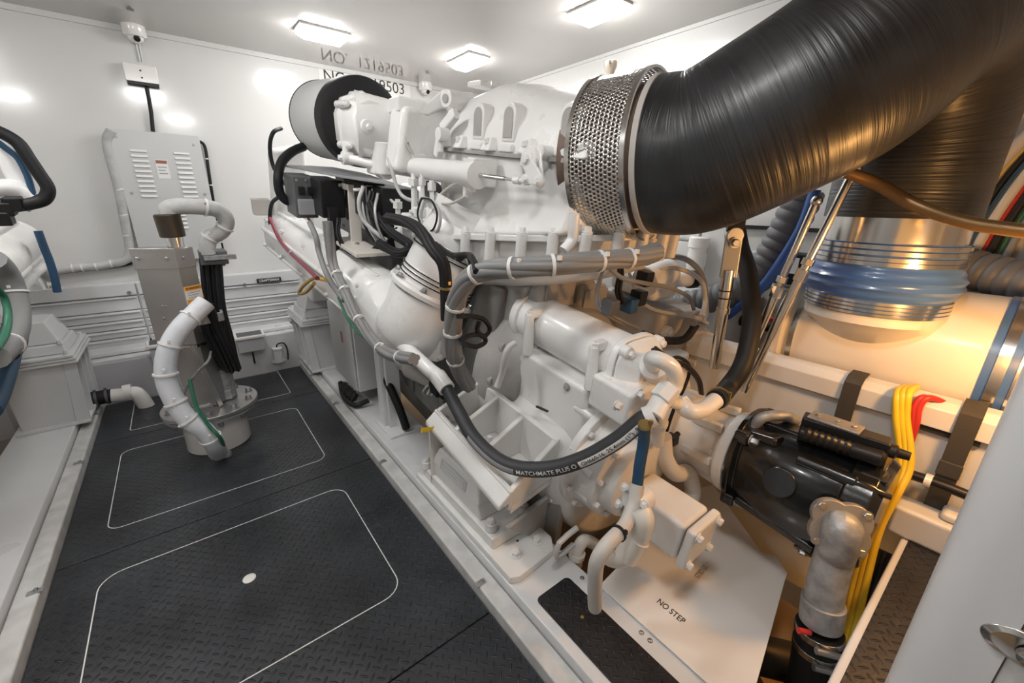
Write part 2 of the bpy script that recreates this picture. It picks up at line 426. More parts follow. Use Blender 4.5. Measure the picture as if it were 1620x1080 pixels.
# ------------------------------------------------------------------ ceiling lights
LL = ['leftmost lit ceiling light, long side across the room', 'lit ceiling light above the middle of the engine', 'lit ceiling light at the top edge, nearest the black exhaust hose',
      'ceiling light above the aisle, behind the photo edge', 'ceiling light over the left engine', 'ceiling light above the doorway', 'ceiling light near the left doorway side']
for (x, y, k), lb in zip(CEIL_LIGHTS, LL):
    t = thing('ceiling_light', lb, 'ceiling light', (x, y, CEIL), group='ceiling lights')
    hx, hy = (0.08, 0.14) if k else (0.14, 0.07)
    b = MB(); b.loft([[(-hx - .012, -hy - .012, 0), (hx + .012, -hy - .012, 0), (hx + .012, hy + .012, 0), (-hx - .012, hy + .012, 0)], [(-hx - .012, -hy - .012, -.012), (hx + .012, -hy - .012, -.012), (hx + .012, hy + .012, -.012), (-hx - .012, hy + .012, -.012)]])
    obj('housing', b, M['plate'], t, 0.003)
    b = MB(); i = 0.03
    b.loft([[(-hx, -hy, -.012), (hx, -hy, -.012), (hx, hy, -.012), (-hx, hy, -.012)], [(-hx, -hy, -.028), (hx, -hy, -.028), (hx, hy, -.028), (-hx, hy, -.028)], [(-hx + i, -hy + i, -.055), (hx - i, -hy + i, -.055), (hx - i, hy - i, -.055), (-hx + i, hy - i, -.055)]])
    obj('diffuser', b, M['tube'], t, 0.004)

# ------------------------------------------------------------------ back wall: cameras, boxes, louvred panel, conduit, sign
def dome_camera(p, lb, s=1.0):
    t = thing('security_camera', lb, 'camera', (p.x, YB - 0.055, CEIL), group='ceiling dome cameras')
    b = MB(); b.lathe((0, 0, 0), (0, 0, -1), [(0, .060 * s), (.055 * s, .060 * s), (.062 * s, .055 * s)], 32); obj('housing', b, M['plate'], t)
    b = MB(); b.lathe((0, 0, -.060 * s), (0, 0, -1), [(0, .043 * s), (.018 * s, .038 * s), (.03 * s, .02 * s), (.034 * s, .005)], 28); obj('dome', b, M['plate'], t)
    b = MB(); b.lathe((0.006, -.030 * s, -.072 * s), (0.1, -1, -.45), [(0, .017 * s), (.010, .017 * s), (.012, .013 * s)], 20); obj('lens', b, M['blackplastic'], t)
dome_camera(P(210, 42, y=YB), 'white dome security camera above the wall junction box')
dome_camera(P(668, 133, y=YB), 'white dome security camera between the number sign and the engine')
bx = P(224, 120, y=YB)
t = thing('junction_box', 'small white wall box with black underside above the louvred cabinet', 'box', (bx.x, YB, bx.z))
b = MB(); b.box(-.082, .082, -.05, 0, -.045, .055); obj('cover', b, M['plate'], t, 0.004)
b = MB(); b.box(-.078, .078, -.046, 0, -.062, -.0455); obj('gland_plate', b, M['blackplastic'], t, 0.003)
b = MB(); b.bolt((0, -.05, .02), (0, -1, 0), .004, .003); b.bolt((0, -.05, -.02), (0, -1, 0), .004, .003); obj('screws', b, M['ink'], t)
top = P(233, 143, y=YB - .02); bot = P(242, 208, y=YB - .02)
b = MB(); b.tube([top + V((0, 0, .02)), top, lerp(top, bot, .5) + V((.004, 0, 0)), bot], .011, 12); tag(obj('black_cable', b, M['black']), 'black cable dropping from the junction box to the louvred cabinet', 'cable')
b = MB(); q = P(213, 58, y=YB - .008)
b.tube([q + V((0, 0, .04)), q, P(222, 98, y=YB - .008)], .004, 8); b.tube([q + V((.012, 0, .04)), q + V((.014, 0, 0)), P(226, 98, y=YB - .008)], .004, 8)
tag(obj('camera_wires', b, M['label']), 'pair of thin white wires between dome camera and junction box', 'cable')
# louvred panel
c0 = P(168, 203, y=YB - .06); c1 = P(315, 219, y=YB - .06); cz = P(215, 400, y=YB - .06).z
w_ = c1.x - c0.x; h_ = c0.z - cz
t = thing('louvred_cabinet', 'light grey electrical cabinet with louvre slots on the back wall', 'cabinet', (c0.x, YB, cz))
b = MB(); b.box(.02, w_ - .02, -.055, 0, -.05, h_ - .02); obj('body', b, M['wall'], t, .004)
b = MB(); b.box(0, w_, -.064, -.056, -.06, h_); obj('panel', b, mat('panel_grey', (0.56, 0.56, 0.56), 0.3, coat=.2), t, .002)
for k in range(10):
    for xx in (.085, .31):
        b = MB(); z = h_ - .125 - k * .031
        b.loft([[(xx, -.064, z), (xx + .085, -.064, z), (xx + .085, -.064, z + .013), (xx, -.064, z + .013)], [(xx + .003, -.073, z), (xx + .082, -.073, z), (xx + .082, -.065, z + .013), (xx + .003, -.065, z + .013)]])
        obj('louvre', b, M['label'], t)
for k in range(5):
    b = MB(); z = h_ - .50 - k * .028; b.loft([[(.19, -.064, z), (.30, -.064, z), (.30, -.064, z + .013), (.19, -.064, z + .013)], [(.193, -.073, z), (.297, -.073, z), (.297, -.065, z + .013), (.193, -.065, z + .013)]])
    obj('louvre', b, M['label'], t)
b = MB()
for xx, z in ((.035, h_ - .045), (w_ - .04, h_ - .06), (.04, h_ - .38), (w_ - .035, h_ - .38)): b.bolt((xx, -.064, z), (0, -1, 0), .007, .006)
obj('screws', b, M['bolt'], t)
b = MB(); b.box(.20, .265, -.066, -.064, h_ - .285, h_ - .165); lp = obj('warning_label', b, M['label'], t, label='small white label with red and brown print')
b = MB(); b.box(.203, .262, -.0668, -.066, h_ - .190, h_ - .170); obj('label_band', b, mat('rust_print', (.30, .10, .06), .5), lp)
for k in range(3):
    b = MB(); b.box(.208, .255 - .01 * (k % 2), -.0668, -.066, h_ - .215 - k * .02, h_ - .209 - k * .02); obj('print_line', b, M['greyink'], lp)
# wrapped conduit on the left of the cabinet, running down and left
pts = [P(176, 206, y=YB - .07), P(170, 228, y=YB - .05), P(186, 290, y=YB - .05), P(198, 350, y=YB - .05), P(205, 395, y=YB - .05), P(196, 412, y=YB - .05), P(165, 419, y=YB - .05), P(115, 424, y=YB - .05), P(60, 432, y=YB - .05), P(0, 440, y=YB - .05)]
b = MB(); b.tube(pts, .026, 16); t = tag(obj('wrapped_conduit', b, M['conduit']), 'grey wrapped conduit curving down beside the louvred cabinet', 'conduit')
for px, py, dx, dz in ((189, 300, .3, -1), (196, 340, .25, -1), (201, 372, .2, -1), (152, 421, 1, .02), (176, 417, 1, .05), (115, 424, 1, 0), (130, 423, 1, 0)):
    b = MB(); p = P(px, py, y=YB - .05); d = V((dx, 0, dz)).normalized() * .004; b.cyl(p - d, p + d, .0275, n=16); obj('cable_tie', b, M['label'], t)
pts = [P(0, 447, y=YB - .03), P(60, 437, y=YB - .03), P(110, 430, y=YB - .03), P(190, 421, y=YB - .03), P(222, 412, y=YB - .03)]
b = MB(); b.tube(pts, .008, 8); tag(obj('black_cable', b, M['black']), 'thin black cable running along under the grey wrapped conduit', 'cable')
pts = [P(313, 222, y=YB - .03), P(324, 232, y=YB - .02), P(330, 270, y=YB - .02), P(337, 315, y=YB - .02), P(346, 365, y=YB - .02), P(353, 400, y=YB - .02), P(354, 420, y=YB - .02)]
b = MB(); b.tube(pts, .010, 10); t = tag(obj('black_cable', b, M['black']), 'black cable clipped down the right side of the louvred cabinet', 'cable')
for k in (1, 2, 3, 4):
    b = MB(); p = (pts[k] + pts[k + 1]) / 2; d = (pts[k + 1] - pts[k]).normalized() * .004; b.cyl(p - d, p + d, .0115, n=12); obj('cable_tie', b, M['label'], t)
# number sign
n0, n1 = P(512, 116, y=YB), P(639, 146, y=YB)
nx = (n0.x + n1.x) / 2; nz = (n0.z + n1.z) / 2
b = MB(); b.box(n0.x - .04, n1.x + .06, YB - .004, YB, nz - .065, nz + .062)
t = tag(obj('number_plate', b, M['plate'], None, .001), 'white plate lettered NO. 1219503 high on the back wall', 'sign')
put_text('lettering', 'NO.  1219503', .118, M['ink'], (nx, YB - .0045, nz), (1, 0, 0), (0, 0, 1), t, squeeze=.98)
e = t.children[0].data; xs = [v.co.x for v in e.vertices]; sc = (n1.x - n0.x) / (max(xs) - min(xs)); mx_ = (max(xs) + min(xs)) / 2
for v in e.vertices: v.co.x = nx + (v.co.x - mx_) * sc

# ------------------------------------------------------------------ drawer chest and bench on the back wall
zt = P(300, 440, y=3.80).z
t = thing('tool_drawer_chest', 'long white tool drawer chest along the back wall', 'drawer chest', (0, 3.80, 0))
X0, X1 = -1.35, 0.75
b = MB(); b.box(X0, X1, 0.015, 0.095, 0.34, zt); obj('cabinet_body', b, M['gel'], t, .004)
rows = [440, 458, 480, 494, 507, 519, 532]
for xa, xb in ((-1.33, -0.30), (-0.29, 0.73)):
    for k in range(len(rows) - 1):
        za = P(300, rows[k], y=3.80).z - .006; zb = P(300, rows[k + 1], y=3.80).z + (.001)
        if k == 0:
            b = MB(); b.box(xa, xb, -.012, .015, zb, za + .006); obj('top_lip', b, M['greypaint'] if False else M['gel'], t, .004); continue
        b = MB(); b.box(xa, xb, 0, .015, zb, za); d = obj('drawer', b, M['gel'], t, .003)
        b = MB(); b.box(xa + .01, xb - .01, -.014, 0, za - .014, za - .004); obj('pull_rail', b, M['gel'], d, .003)
kp = P(203, 458, y=3.79); b = MB(); b.cyl((kp.x, -.03, kp.z - .02), (kp.x, 0, kp.z - .02), .012); obj('lock', b, M['bolt'], t)
kp = P(386, 446, y=3.79); b = MB(); b.cyl((kp.x, -.03, kp.z - .02), (kp.x, 0, kp.z - .02), .012); obj('lock', b, M['bolt'], t)
kp = P(426, 443, y=3.77)
b = MB(); b.box(kp.x - .085, kp.x + .085, -.030, -.012, kp.z - .016, kp.z + .016); bp_ = obj('badge', b, M['ink'], t, .002, label='black maker badge with pale letters')
put_text('badge_text', 'CRAFTSMAN', .026, M['label'], (kp.x, -.0305, kp.z), (1, 0, 0), (0, 0, 1), bp_, bold=.0005, squeeze=.95)
zl = P(300, 548, y=3.60).z
b = MB(); b.box(-1.3, 0.60, 3.58, 3.80, -.1, zl); b.box(-1.3, 0.60, 3.66, 3.80, zl, zl + .03)
t = tag(obj('bench', b, M['gel'], None, .008), 'white bench ledge under the drawers, facing the tread floor', 'bench')
b = MB(); b.box(-1.0, -.26, 3.572, 3.58, -.05, zl - .02); obj('kick_panel', b, mat('mauve_grey_panel', (.52, .51, .53), .3), t, .002)
# two little grey-topped boxes on the bench front
for px, py, lb in ((262, 548, 'white socket box with dark slotted lid, left of the steel column'), (396, 536, 'white socket box with dark slotted lid, right of the steel column')):
    p = P(px, py, y=3.50)
    t = thing('socket_box', lb, 'box', (p.x, 3.58, p.z), group='socket boxes on the bench')
    b = MB(); b.loft([[(-.10, -.10, 0), (.10, -.10, 0), (.10, 0, 0), (-.10, 0, 0)], [(-.10, -.10, .025), (.10, -.10, .025), (.10, 0, .04), (-.10, 0, .04)]]); obj('lid_frame', b, M['plate'], t, .008)
    b = MB(); b.loft([[(-.08, -.088, .0245), (.08, -.088, .0245), (.08, -.01, .037), (-.08, -.01, .037)], [(-.08, -.088, .0275), (.08, -.088, .0275), (.08, -.01, .040), (-.08, -.01, .040)]]); obj('slotted_lid', b, M['darkgrey'], t)
    b = MB(); b.box(-.085, .085, -.085, 0, -.10, -.001); obj('body', b, M['greypaint'], t, .006)
    b = MB(); b.tube([(-.03, -.085, -.07), (-.04, -.12, -.10), (-.02, -.13, -.16), (.02, -.10, -.20)], .009, 8) if px < 300 else b.tube([(.0, -.06, -.10), (.0, -.062, -.14), (.0, -.06, -.2)], .006, 8)
    obj('cable', b, M['black'], t)
p = P(440, 562, y=3.54)
t = thing('float_switch', 'small white cylinder with a black looped wire beside the far pedestal', 'switch', (p.x, 3.545, p.z))
b = MB(); b.lathe((0, 0, -.055), (0, 0, 1), [(0, .032), (.10, .032), (.105, .038), (.118, .038), (.122, .03)], 24); obj('body', b, M['plate'], t)
b = MB(); b.box(-.045, .045, .005, .033, -.065, -.045); obj('bracket', b, M['plate'], t, .003)
b = MB(); b.tube([(0, 0, .067), (.01, 0, .09), (.05, 0, .092), (.07, 0, .05), (.07, 0, -.01), (.065, 0, -.05)], .005, 8); obj('wire', b, M['black'], t)
# white elbow pipe with rubber coupling, left
y = 3.40
e0, e1, e2, e3 = P(150, 630, y=y), P(176, 626, y=y), P(210, 622, y=y), P(232, 640, y=y)
t = thing('drain_elbow', 'white drain elbow with black rubber coupling at the floor corner', 'pipe', e1)
b = MB(); b.tube([(0, 0, 0), e2 - e1 + V((-.02, 0, 0)), e2 - e1 + V((.02, 0, -.01)), e3 - e1 + V((0, 0, -.02)), e3 - e1 + V((.012, 0, -.12))], .043, 20); b.cyl(V((.06, 0, .003)), V((.10, 0, .003)), .050, n=24); obj('elbow', b, M['plate'], t)
b = MB(); b.tube([e0 - e1 - V((.12, 0, 0)), e0 - e1, (0, 0, 0)], .043, 18, rf=lambda s_: .043); obj('rubber_coupling', b, M['black'], t)
for q in (-.012, -.06):
    b = MB(); b.cyl((q - .012, 0, 0), (q, 0, 0), .048, n=24); b.box(q - .012, q, -.01, .01, .046, .058); obj('clamp', b, M['darkgrey'], t)

# ------------------------------------------------------------------ engine pedestals (far mounts)
def pedestal(sx, lb, zt):
    t = thing('engine_pedestal', lb, 'pedestal', (sx * 0.62, 3.15, 0.08), group='far engine pedestals')
    k = sx
    def hx(p): return [V((q[0] * k, q[1], q[2])) for q in p]
    b = MB(); b.hexa(hx([(.02, .0, .0), (.24, .0, .0), (.24, .40, .0), (.02, .40, 0), (0, -.04, zt), (.24, -.04, zt), (.24, .40, zt), (0, .40, zt)])); obj('post', b, M['gel'], t, .006)
    for yy in (-.02, .12, .26, .38):
        b = MB(); b.hexa(hx([(-.028, yy, 0), (.03, yy, 0), (.03, yy + .012, 0), (-.028, yy + .012, 0), (-.05, yy - .02, zt), (.0, yy - .02, zt), (.0, yy - .008, zt), (-.05, yy - .008, zt)])); obj('gusset', b, M['gel'], t, .002)
    b = MB(); b.hexa(hx([(-.03, -.03, 0), (.26, -.03, 0), (.26, .42, 0), (-.03, .42, 0), (-.03, -.03, .016), (.26, -.03, .016), (.26, .42, .016), (-.03, .42, .016)])); obj('foot_plate', b, M['gel'], t, .003)
    for j in range(3):
        b = MB(); z = zt + j * .016; e_ = .065 - .006 * j
        b.hexa(hx([(-e_, -.07, z), (.27, -.07, z), (.27, .42, z), (-e_, .42, z), (-e_, -.07, z + .014), (.27, -.07, z + .014), (.27, .42, z + .014), (-e_, .42, z + .014)])); obj('top_plate', b, M['gel'], t, .003)
    b = MB()
    for xx, yy in ((-.03, -.04), (.22, -.04), (-.03, .36), (.22, .36)): b.bolt((xx * k, yy, zt + .046), (0, 0, 1), .013, .018)
    obj('bolts', b, M['gel'], t)
    # mount block on top
    mt_ = thing('engine_mount', 'white far engine mount block on top of the %s pedestal' % ('right' if sx > 0 else 'left'), 'engine mount', (sx * 0.62, 3.15, 0.08 + zt + .047), group='far engine mounts')
    b = MB(); b.hexa(hx([(-.03, -.02, 0), (.23, -.02, 0), (.23, .33, 0), (-.03, .33, 0), (-.02, -.01, .05), (.22, -.01, .05), (.22, .32, .05), (-.02, .32, .05)])); obj('base', b, M['gel'], mt_, .006)
    b = MB(); b.hexa(hx([(-.01, .02, .0505), (.21, .02, .0505), (.21, .30, .0505), (-.01, .30, .0505), (.03, .05, .17), (.18, .05, .17), (.18, .27, .17), (.03, .27, .17)])); obj('body', b, M['gel'], mt_, .008)
    b = MB(); b.bolt((-.01 * k, -.0, .05), (0, 0, 1), .012, .016); b.bolt((.20 * k, -.0, .05), (0, 0, 1), .012, .016); obj('bolts', b, M['gel'], mt_)
zp = P(500, 505, y=3.1).z - 0.08
pedestal(1, 'tall white far pedestal with gussets on the right girder', zp - .04)
pedestal(-1, 'tall white far pedestal with gussets on the left girder', zp - .04)
# ------------------------------------------------------------------ right engine (parts in the engine's own tilted frame)
eng = thing('marine_engine', 'large white marine diesel engine filling the middle of the photo', 'engine')
eng.matrix_world = ENG
_bolt_me = {}
def BOLT(parent, p, axis, r=0.012, h=0.014, mt=None, name='bolt'):
    mt = mt or M['cast']; key = (round(r, 4), round(h, 4), mt.name)
    if key not in _bolt_me:
        b = MB(); b.bolt((0, 0, 0), (0, 0, 1), r, h)
        o = obj(name, b, mt, parent); _bolt_me[key] = o.data
    else:
        o = bpy.data.objects.new(name, _bolt_me[key]); COL.objects.link(o); o.parent = parent
    o.location = p; o.rotation_mode = 'QUATERNION'; o.rotation_quaternion = V(axis).normalized().to_track_quat('Z', 'Y')
    return o
def BOLTS(parent, c, axis, R_, cnt, r=0.012, h=0.014, ph=0.0, mt=None):
    a, u, v = basis(axis); c = V(c)
    for k in range(cnt):
        t = ph + 2 * PI * k / cnt
        BOLT(parent, c + (u * math.cos(t) + v * math.sin(t)) * R_, axis, r, h, mt)
PT, CA, CG = M['paint'], M['cast'], M['castgrey']

# crankcase, oil pan, far side
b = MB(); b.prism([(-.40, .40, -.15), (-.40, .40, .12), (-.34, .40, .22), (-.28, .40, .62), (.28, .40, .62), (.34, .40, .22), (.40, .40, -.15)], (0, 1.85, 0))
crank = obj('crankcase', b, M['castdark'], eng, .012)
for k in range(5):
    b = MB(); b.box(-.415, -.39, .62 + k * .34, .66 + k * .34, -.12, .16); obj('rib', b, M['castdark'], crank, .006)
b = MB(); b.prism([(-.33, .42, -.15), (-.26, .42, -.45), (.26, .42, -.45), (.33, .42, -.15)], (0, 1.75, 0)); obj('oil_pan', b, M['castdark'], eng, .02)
for k in range(5):
    v0 = .98 + k * .26
    b = MB(); b.loft([[(-.42, v0, .60), (-.12, v0, .74), (-.12, v0 + .235, .74), (-.42, v0 + .235, .60)], [(-.44, v0 + .01, .70), (-.16, v0 + .01, .86), (-.16, v0 + .225, .86), (-.44, v0 + .225, .70)]]); vc = obj('valve_cover', b, PT, eng, .02, seg=3)
    BOLT(vc, (-.29, v0 + .03, .79), (-.47, 0, .88)); BOLT(vc, (-.29, v0 + .2, .79), (-.47, 0, .88))
b = MB(); b.box(.1, .48, .95, 2.25, .5, .86); obj('far_bank_cover', b, PT, eng, .03)

# left intake manifold: long rounded body with rails
A0 = V((-.53, .95, .39)); A1 = V((-.70, 2.30, .50))
def mprof(r):   # rounded manifold section in (u, w)
    out = []
    for k in range(24):
        t = 2 * PI * k / 24; c_, s_ = math.cos(t), math.sin(t)
        out.append((math.copysign(abs(c_) ** .8, c_) * r, math.copysign(abs(s_) ** .8, s_) * r * 1.05))
    return out
def mring(t, r):
    c = lerp(A0, A1, t); return [c + V((x, 0, z)) for x, z in mprof(r)]
b = MB(); b.rings([mring(t, r) for t, r in ((0, .12), (.02, .145), (.5, .14), (.97, .135), (1.0, .11))])
man = obj('intake_manifold', b, PT, eng, smooth=60)
for off in ((-.03, .142), (.055, .13), (-.135, .05), (-.125, -.07)):
    b = MB(); o_ = V((off[0], 0, off[1])); b.tube([lerp(A0, A1, t) + o_ for t in (.03, .5, .97)], .014, 10); obj('rail', b, PT, man)
for t in (.05, .28, .52, .76, .96):
    c = lerp(A0, A1, t); BOLT(man, c + V((-.11, 0, .10)), (-.7, 0, .7), .012, .014, PT); BOLT(man, c + V((-.135, 0, -.05)), (-1, 0, -.2), .011, .014, PT)
b = MB(); b.box(-.62, -.36, 2.12, 2.34, .05, .40); obj('end_bracket', b, CA, eng, .02)
b = MB(); b.loft([[(-.76, 2.28, .45), (-.5, 2.28, .45), (-.5, 2.42, .45), (-.76, 2.42, .45)], [(-.72, 2.28, 1.02), (-.52, 2.28, 1.06), (-.52, 2.42, 1.06), (-.72, 2.42, 1.02)]]); ff = obj('front_cover', b, CA, eng, .03, seg=3)
b = MB(); b.cyl((-.62, 2.28, .80), (-.62, 2.20, .80), .05); obj('filler_boss', b, CA, ff)
b = MB(); b.box(-.86, -.76, 2.30, 2.38, .62, .72); obj('sensor_tab', b, M['beigehose'], eng, .006)
# near elbow turning up into the bellows
el = [E(587, 462, v=1.02), E(628, 500, v=.86), E(668, 500, v=.76), E(690, 462, v=.75)]
el = [V((-.545, 1.02, .40)), V((-.50, .86, .34)), V((-.475, .75, .39)), V((-.43, .72, .53))]
b = MB(); b.tube(el, .17, 28, 8, rf=lambda s_: .145 + .03 * min(1, s_ / .25)); elb = obj('manifold_elbow', b, PT, eng, smooth=60)
dirv = V((.42, -.12, .90)).normalized(); base = V((-.435, .72, .52))
b = MB(); b.lathe(base, dirv, [(0, .19), (.018, .195), (.03, .19)], 36); fl = obj('elbow_flange', b, PT, eng)
BOLTS(fl, base + dirv * .03, dirv, .178, 8, .012, .014, .3, M['bolt'])
b = MB(); prof = [(.03, .160)]
for k in range(40): prof.append((.035 + k * .006, .162 + (.007 if (k in (3, 6, 9, 25, 28, 31)) else 0)))
prof += [(.28, .160), (.32, .15)]
b.lathe(base, dirv, prof, 40); bel = obj('charge_air_sleeve', b, PT, eng, smooth=50)
for g in (.052, .070, .088, .185, .203, .221):
    b = MB(); b.lathe(base, dirv, [(g, .1615), (g + .001, .1685), (g + .005, .1685), (g + .006, .1615)], 48, closed=False, caps=False); obj('black_ring', b, M['black'], bel, label='thin black rubber ring')
b = MB(); b.lathe(base, dirv, [(.32, .15), (.40, .17)], 36); obj('upper_flange', b, PT, eng)
# end cap of the manifold elbow with hose stub
c = E(700, 545, v=.60)
b = MB(); b.loft([[c + V(q) for q in ((-.07, .12, -.10), (.07, .12, -.06), (.09, .12, .10), (-.05, .12, .06))], [c + V(q) for q in ((-.045, -.03, -.07), (.05, -.03, -.045), (.055, -.03, .07), (-.03, -.03, .04))]]); ec = obj('end_cap', b, CA, eng, .012)
BOLT(ec, c + V((-.03, -.03, -.04)), (0, -1, 0)); BOLT(ec, c + V((.035, -.03, .045)), (0, -1, 0))
c = E(705, 615, v=.52)
b = MB(); b.cyl(c + V((0, .08, 0)), c + V((0, -.02, -.01)), .045, .04, 18); b.box(c.x - .05, c.x + .03, c.y - .01, c.y + .06, c.z - .03, c.z + .045); obj('black_connector', b, M['blackplastic'], eng, .006, label='black plastic connector block')
# flange lugs on the manifold joint (590,480)
b = MB(); c = E(595, 490, v=1.02); b.bar(c + V((0, 0, .12)), c + V((.0, -.01, -.17)), .03, .035); j = obj('joint_lug', b, PT, eng, .008)
BOLT(j, E(582, 462, v=1.0), (-1, -.5, .2), .012, .012, M['bolt']); BOLT(j, E(602, 518, v=.97), (-.6, -1, 0), .014, .03, M['bolt'])

# ------------------------------------------------------------------ turbo housing box (left face with three arched windows)
UL = -.30
b = MB()
# pan flange under the box, bowed toward the near left
def FW(v): return .745 + .17 * max(0, .85 - v)
fpts = [(-.36, .95), (-.41, .80), (-.42, .55), (-.38, .25), (-.30, .06), (-.14, -.03), (.06, -.05), (.22, .0), (.24, .95)]
b.prism([(u, v, FW(v)) for u, v in fpts], (0, 0, .022)); pan = obj('housing_flange', b, PT, eng, .004)
b = MB(); cu_, cv_ = -.03, .50
b.loft([[(cu_ + (u - cu_) * s_, cv_ + (v - cv_) * s_, FW(v) + w_) for u, v in fpts] for w_, s_ in ((-.20, .62), (-.14, .84), (-.06, .92), (-.001, .94))]); bowl = obj('housing_bowl', b, PT, eng, .01)
for u, v in [(-.405, .88), (-.43, .74), (-.44, .60), (-.435, .46), (-.42, .32), (-.385, .19), (-.345, .08), (-.28, .0), (-.19, -.055), (-.09, -.075), (.02, -.08), (.12, -.06)]:
    b = MB(); b.cyl((u + .02, v + .02, FW(v) - .075), (u + .02, v + .02, FW(v) + .026), .019, n=14); lg = obj('flange_lug', b, PT, pan, .003)
    BOLT(lg, (u + .02, v + .02, FW(v) + .026), (0, 0, 1), .013, .016, PT)
b = MB()
b.loft([[(-.36, .88, .76), (-.34, .06, .90), (.0, .0, .91), (.20, .02, .91), (.20, .88, .76)],
        [(-.32, .88, .87), (-.315, .055, .96), (-.0, .0, .96), (.20, .02, .96), (.20, .88, .87)],
        [(-.30, .88, 1.115), (-.30, .05, 1.115), (-.0, .0, 1.115), (.20, .02, 1.115), (.20, .88, 1.115)]])
low = obj('housing_lower', b, PT, eng, .018, seg=3)
b = MB(); b.box(-.318, .21, .01, .89, 1.108, 1.122); obj('seam_gasket', b, CG, eng, .002)
def domez(v): return 1.335 + .045 * math.exp(-((v - .62) / .20) ** 2) - .055 * max(0, (.30 - v)) / .3
rr = []
N_ = 26
for k in range(N_ + 1):
    v = .055 + (.80) * k / N_; zt = domez(v); s_ = (.012 if k in (0, N_) else 0)
    pr = [(-.305 + s_, 1.122), (-.300 + s_, 1.16), (-.292 + s_, 1.20 - s_), (-.262 + s_, 1.255 - s_), (-.215, zt - .045 - s_), (-.15, zt - .012 - s_), (-.05, zt - s_), (.06, zt - s_), (.13, zt - .03 - s_), (.19, 1.24), (.20, 1.122)]
    rr.append([(u, v, z) for u, z in pr])
b = MB(); b.rings(rr); cov = obj('housing_cover', b, PT, eng, smooth=50)
for v, wz in ((.60, 1.215), (.41, 1.212), (.12, 1.205)):
    # arched pocket: frame raised, grey recess
    b = MB(); o_ = []
    for k in range(13):
        t = PI * k / 12; o_.append((v + .036 * math.cos(t), wz + .032 + .036 * math.sin(t)))
    o_ += [(v - .036, wz - .055), (v + .036, wz - .055)]
    b.prism([(-.306, a, z) for a, z in o_], (.05, 0, 0)); fr_ = obj('pocket_frame', b, PT, cov, .006)
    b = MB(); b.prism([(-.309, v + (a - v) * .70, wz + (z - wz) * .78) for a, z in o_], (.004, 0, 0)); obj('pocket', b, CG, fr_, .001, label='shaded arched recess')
    b = MB(); b.box(-.318, -.28, v - .04, v + .04, 1.122, 1.150); obj('lug_pad', b, PT, cov, .008)
for v in (.83, .70, .50, .28, .03):
    b = MB(); b.loft([[(-.345, v - .03, 1.122), (-.29, v - .03, 1.122), (-.29, v + .03, 1.122), (-.345, v + .03, 1.122)], [(-.32, v - .018, 1.17), (-.28, v - .018, 1.17), (-.28, v + .018, 1.17), (-.32, v + .018, 1.17)]]); lg = obj('cover_lug', b, PT, cov, .008)
    BOLT(lg, (-.327, v, 1.15), (-.5, 0, 1), .010, .012, PT)
# translucent-looking cap on top and far cover bumps
c = E(765, 140, u=-.15)
b = MB(); b.box(c.x - .05, c.x + .05, c.y - .05, c.y + .05, 1.36, c.z + .02); b.box(c.x - .004, c.x + .004, c.y - .055, c.y + .055, 1.36, c.z + .024); obj('vent_cap', b, M['plate'], eng, .006)
for p in ((815, 150), (870, 153), (925, 155)):
    c = E(*p, u=.10); b = MB(); b.cyl((c.x, c.y, 1.20), (c.x, c.y, c.z), .06, .045, 20); obj('top_boss', b, PT, eng, .012)
# vertical pipe and angled side behind the shield
b = MB(); p0 = E(909, 338, v=.0); p1 = E(905, 380, v=.0); b.tube([p0, lerp(p0, p1, .5), p1, p1 + V((-.03, 0, -.03))], .017, 12); obj('drain_pipe', b, PT, eng)
# lower web of the housing
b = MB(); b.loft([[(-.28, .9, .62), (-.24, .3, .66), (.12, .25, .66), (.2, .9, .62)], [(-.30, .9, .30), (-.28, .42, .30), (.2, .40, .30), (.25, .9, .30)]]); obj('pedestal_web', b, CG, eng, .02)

# lever and linkage on the left face
c = E(843, 252, u=-.345)
b = MB(); b.cyl(c + V((.05, 0, 0)), c + V((-.02, 0, 0)), .038, n=26); lev = obj('valve_shaft_boss', b, PT, eng, .004)
BOLT(lev, c + V((-.02, 0, 0)), (-1, 0, 0), .016, .014, PT)
e_ = E(853, 287, u=-.37); f_ = E(833, 284, u=-.37); g_ = E(857, 240, u=-.34)
b = MB(); b.bar(c + V((-.024, .01, 0)), e_, .010, .045, (0, 1, 0)); b.cyl(e_ + V((.006, 0, 0)), e_ - V((.006, 0, 0)), .022, n=20); l2 = obj('lever_arm', b, PT, eng, .003)
BOLT(l2, e_ - V((.006, 0, 0)), (-1, 0, 0), .012, .010, PT)
b = MB(); b.cyl(g_ + V((.04, 0, 0)), g_ - V((.01, 0, 0)), .020, n=20); b.bar(g_ - V((.008, 0, 0)), e_ - V((-.012, 0, .0)), .008, .014, (0, 1, 0)); obj('idler_arm', b, PT, eng, .003)
b = MB(); b.tube([c + V((-.0, .045, .02)), c + V((0, .05, -.03)), c + V((0, .03, -.06)), c + V((0, -.01, -.06))], .008, 8); obj('return_spring', b, PT, eng)
b = MB(); b.cyl(f_ + V((.006, 0, 0)), f_ - V((.006, 0, 0)), .018, n=20); b.bar(f_, e_, .010, .022, (0, 1, 0)); l3 = obj('link_plate', b, PT, eng, .002)
BOLT(l3, f_ - V((.006, 0, 0)), (-1, 0, 0), .011, .010, PT)
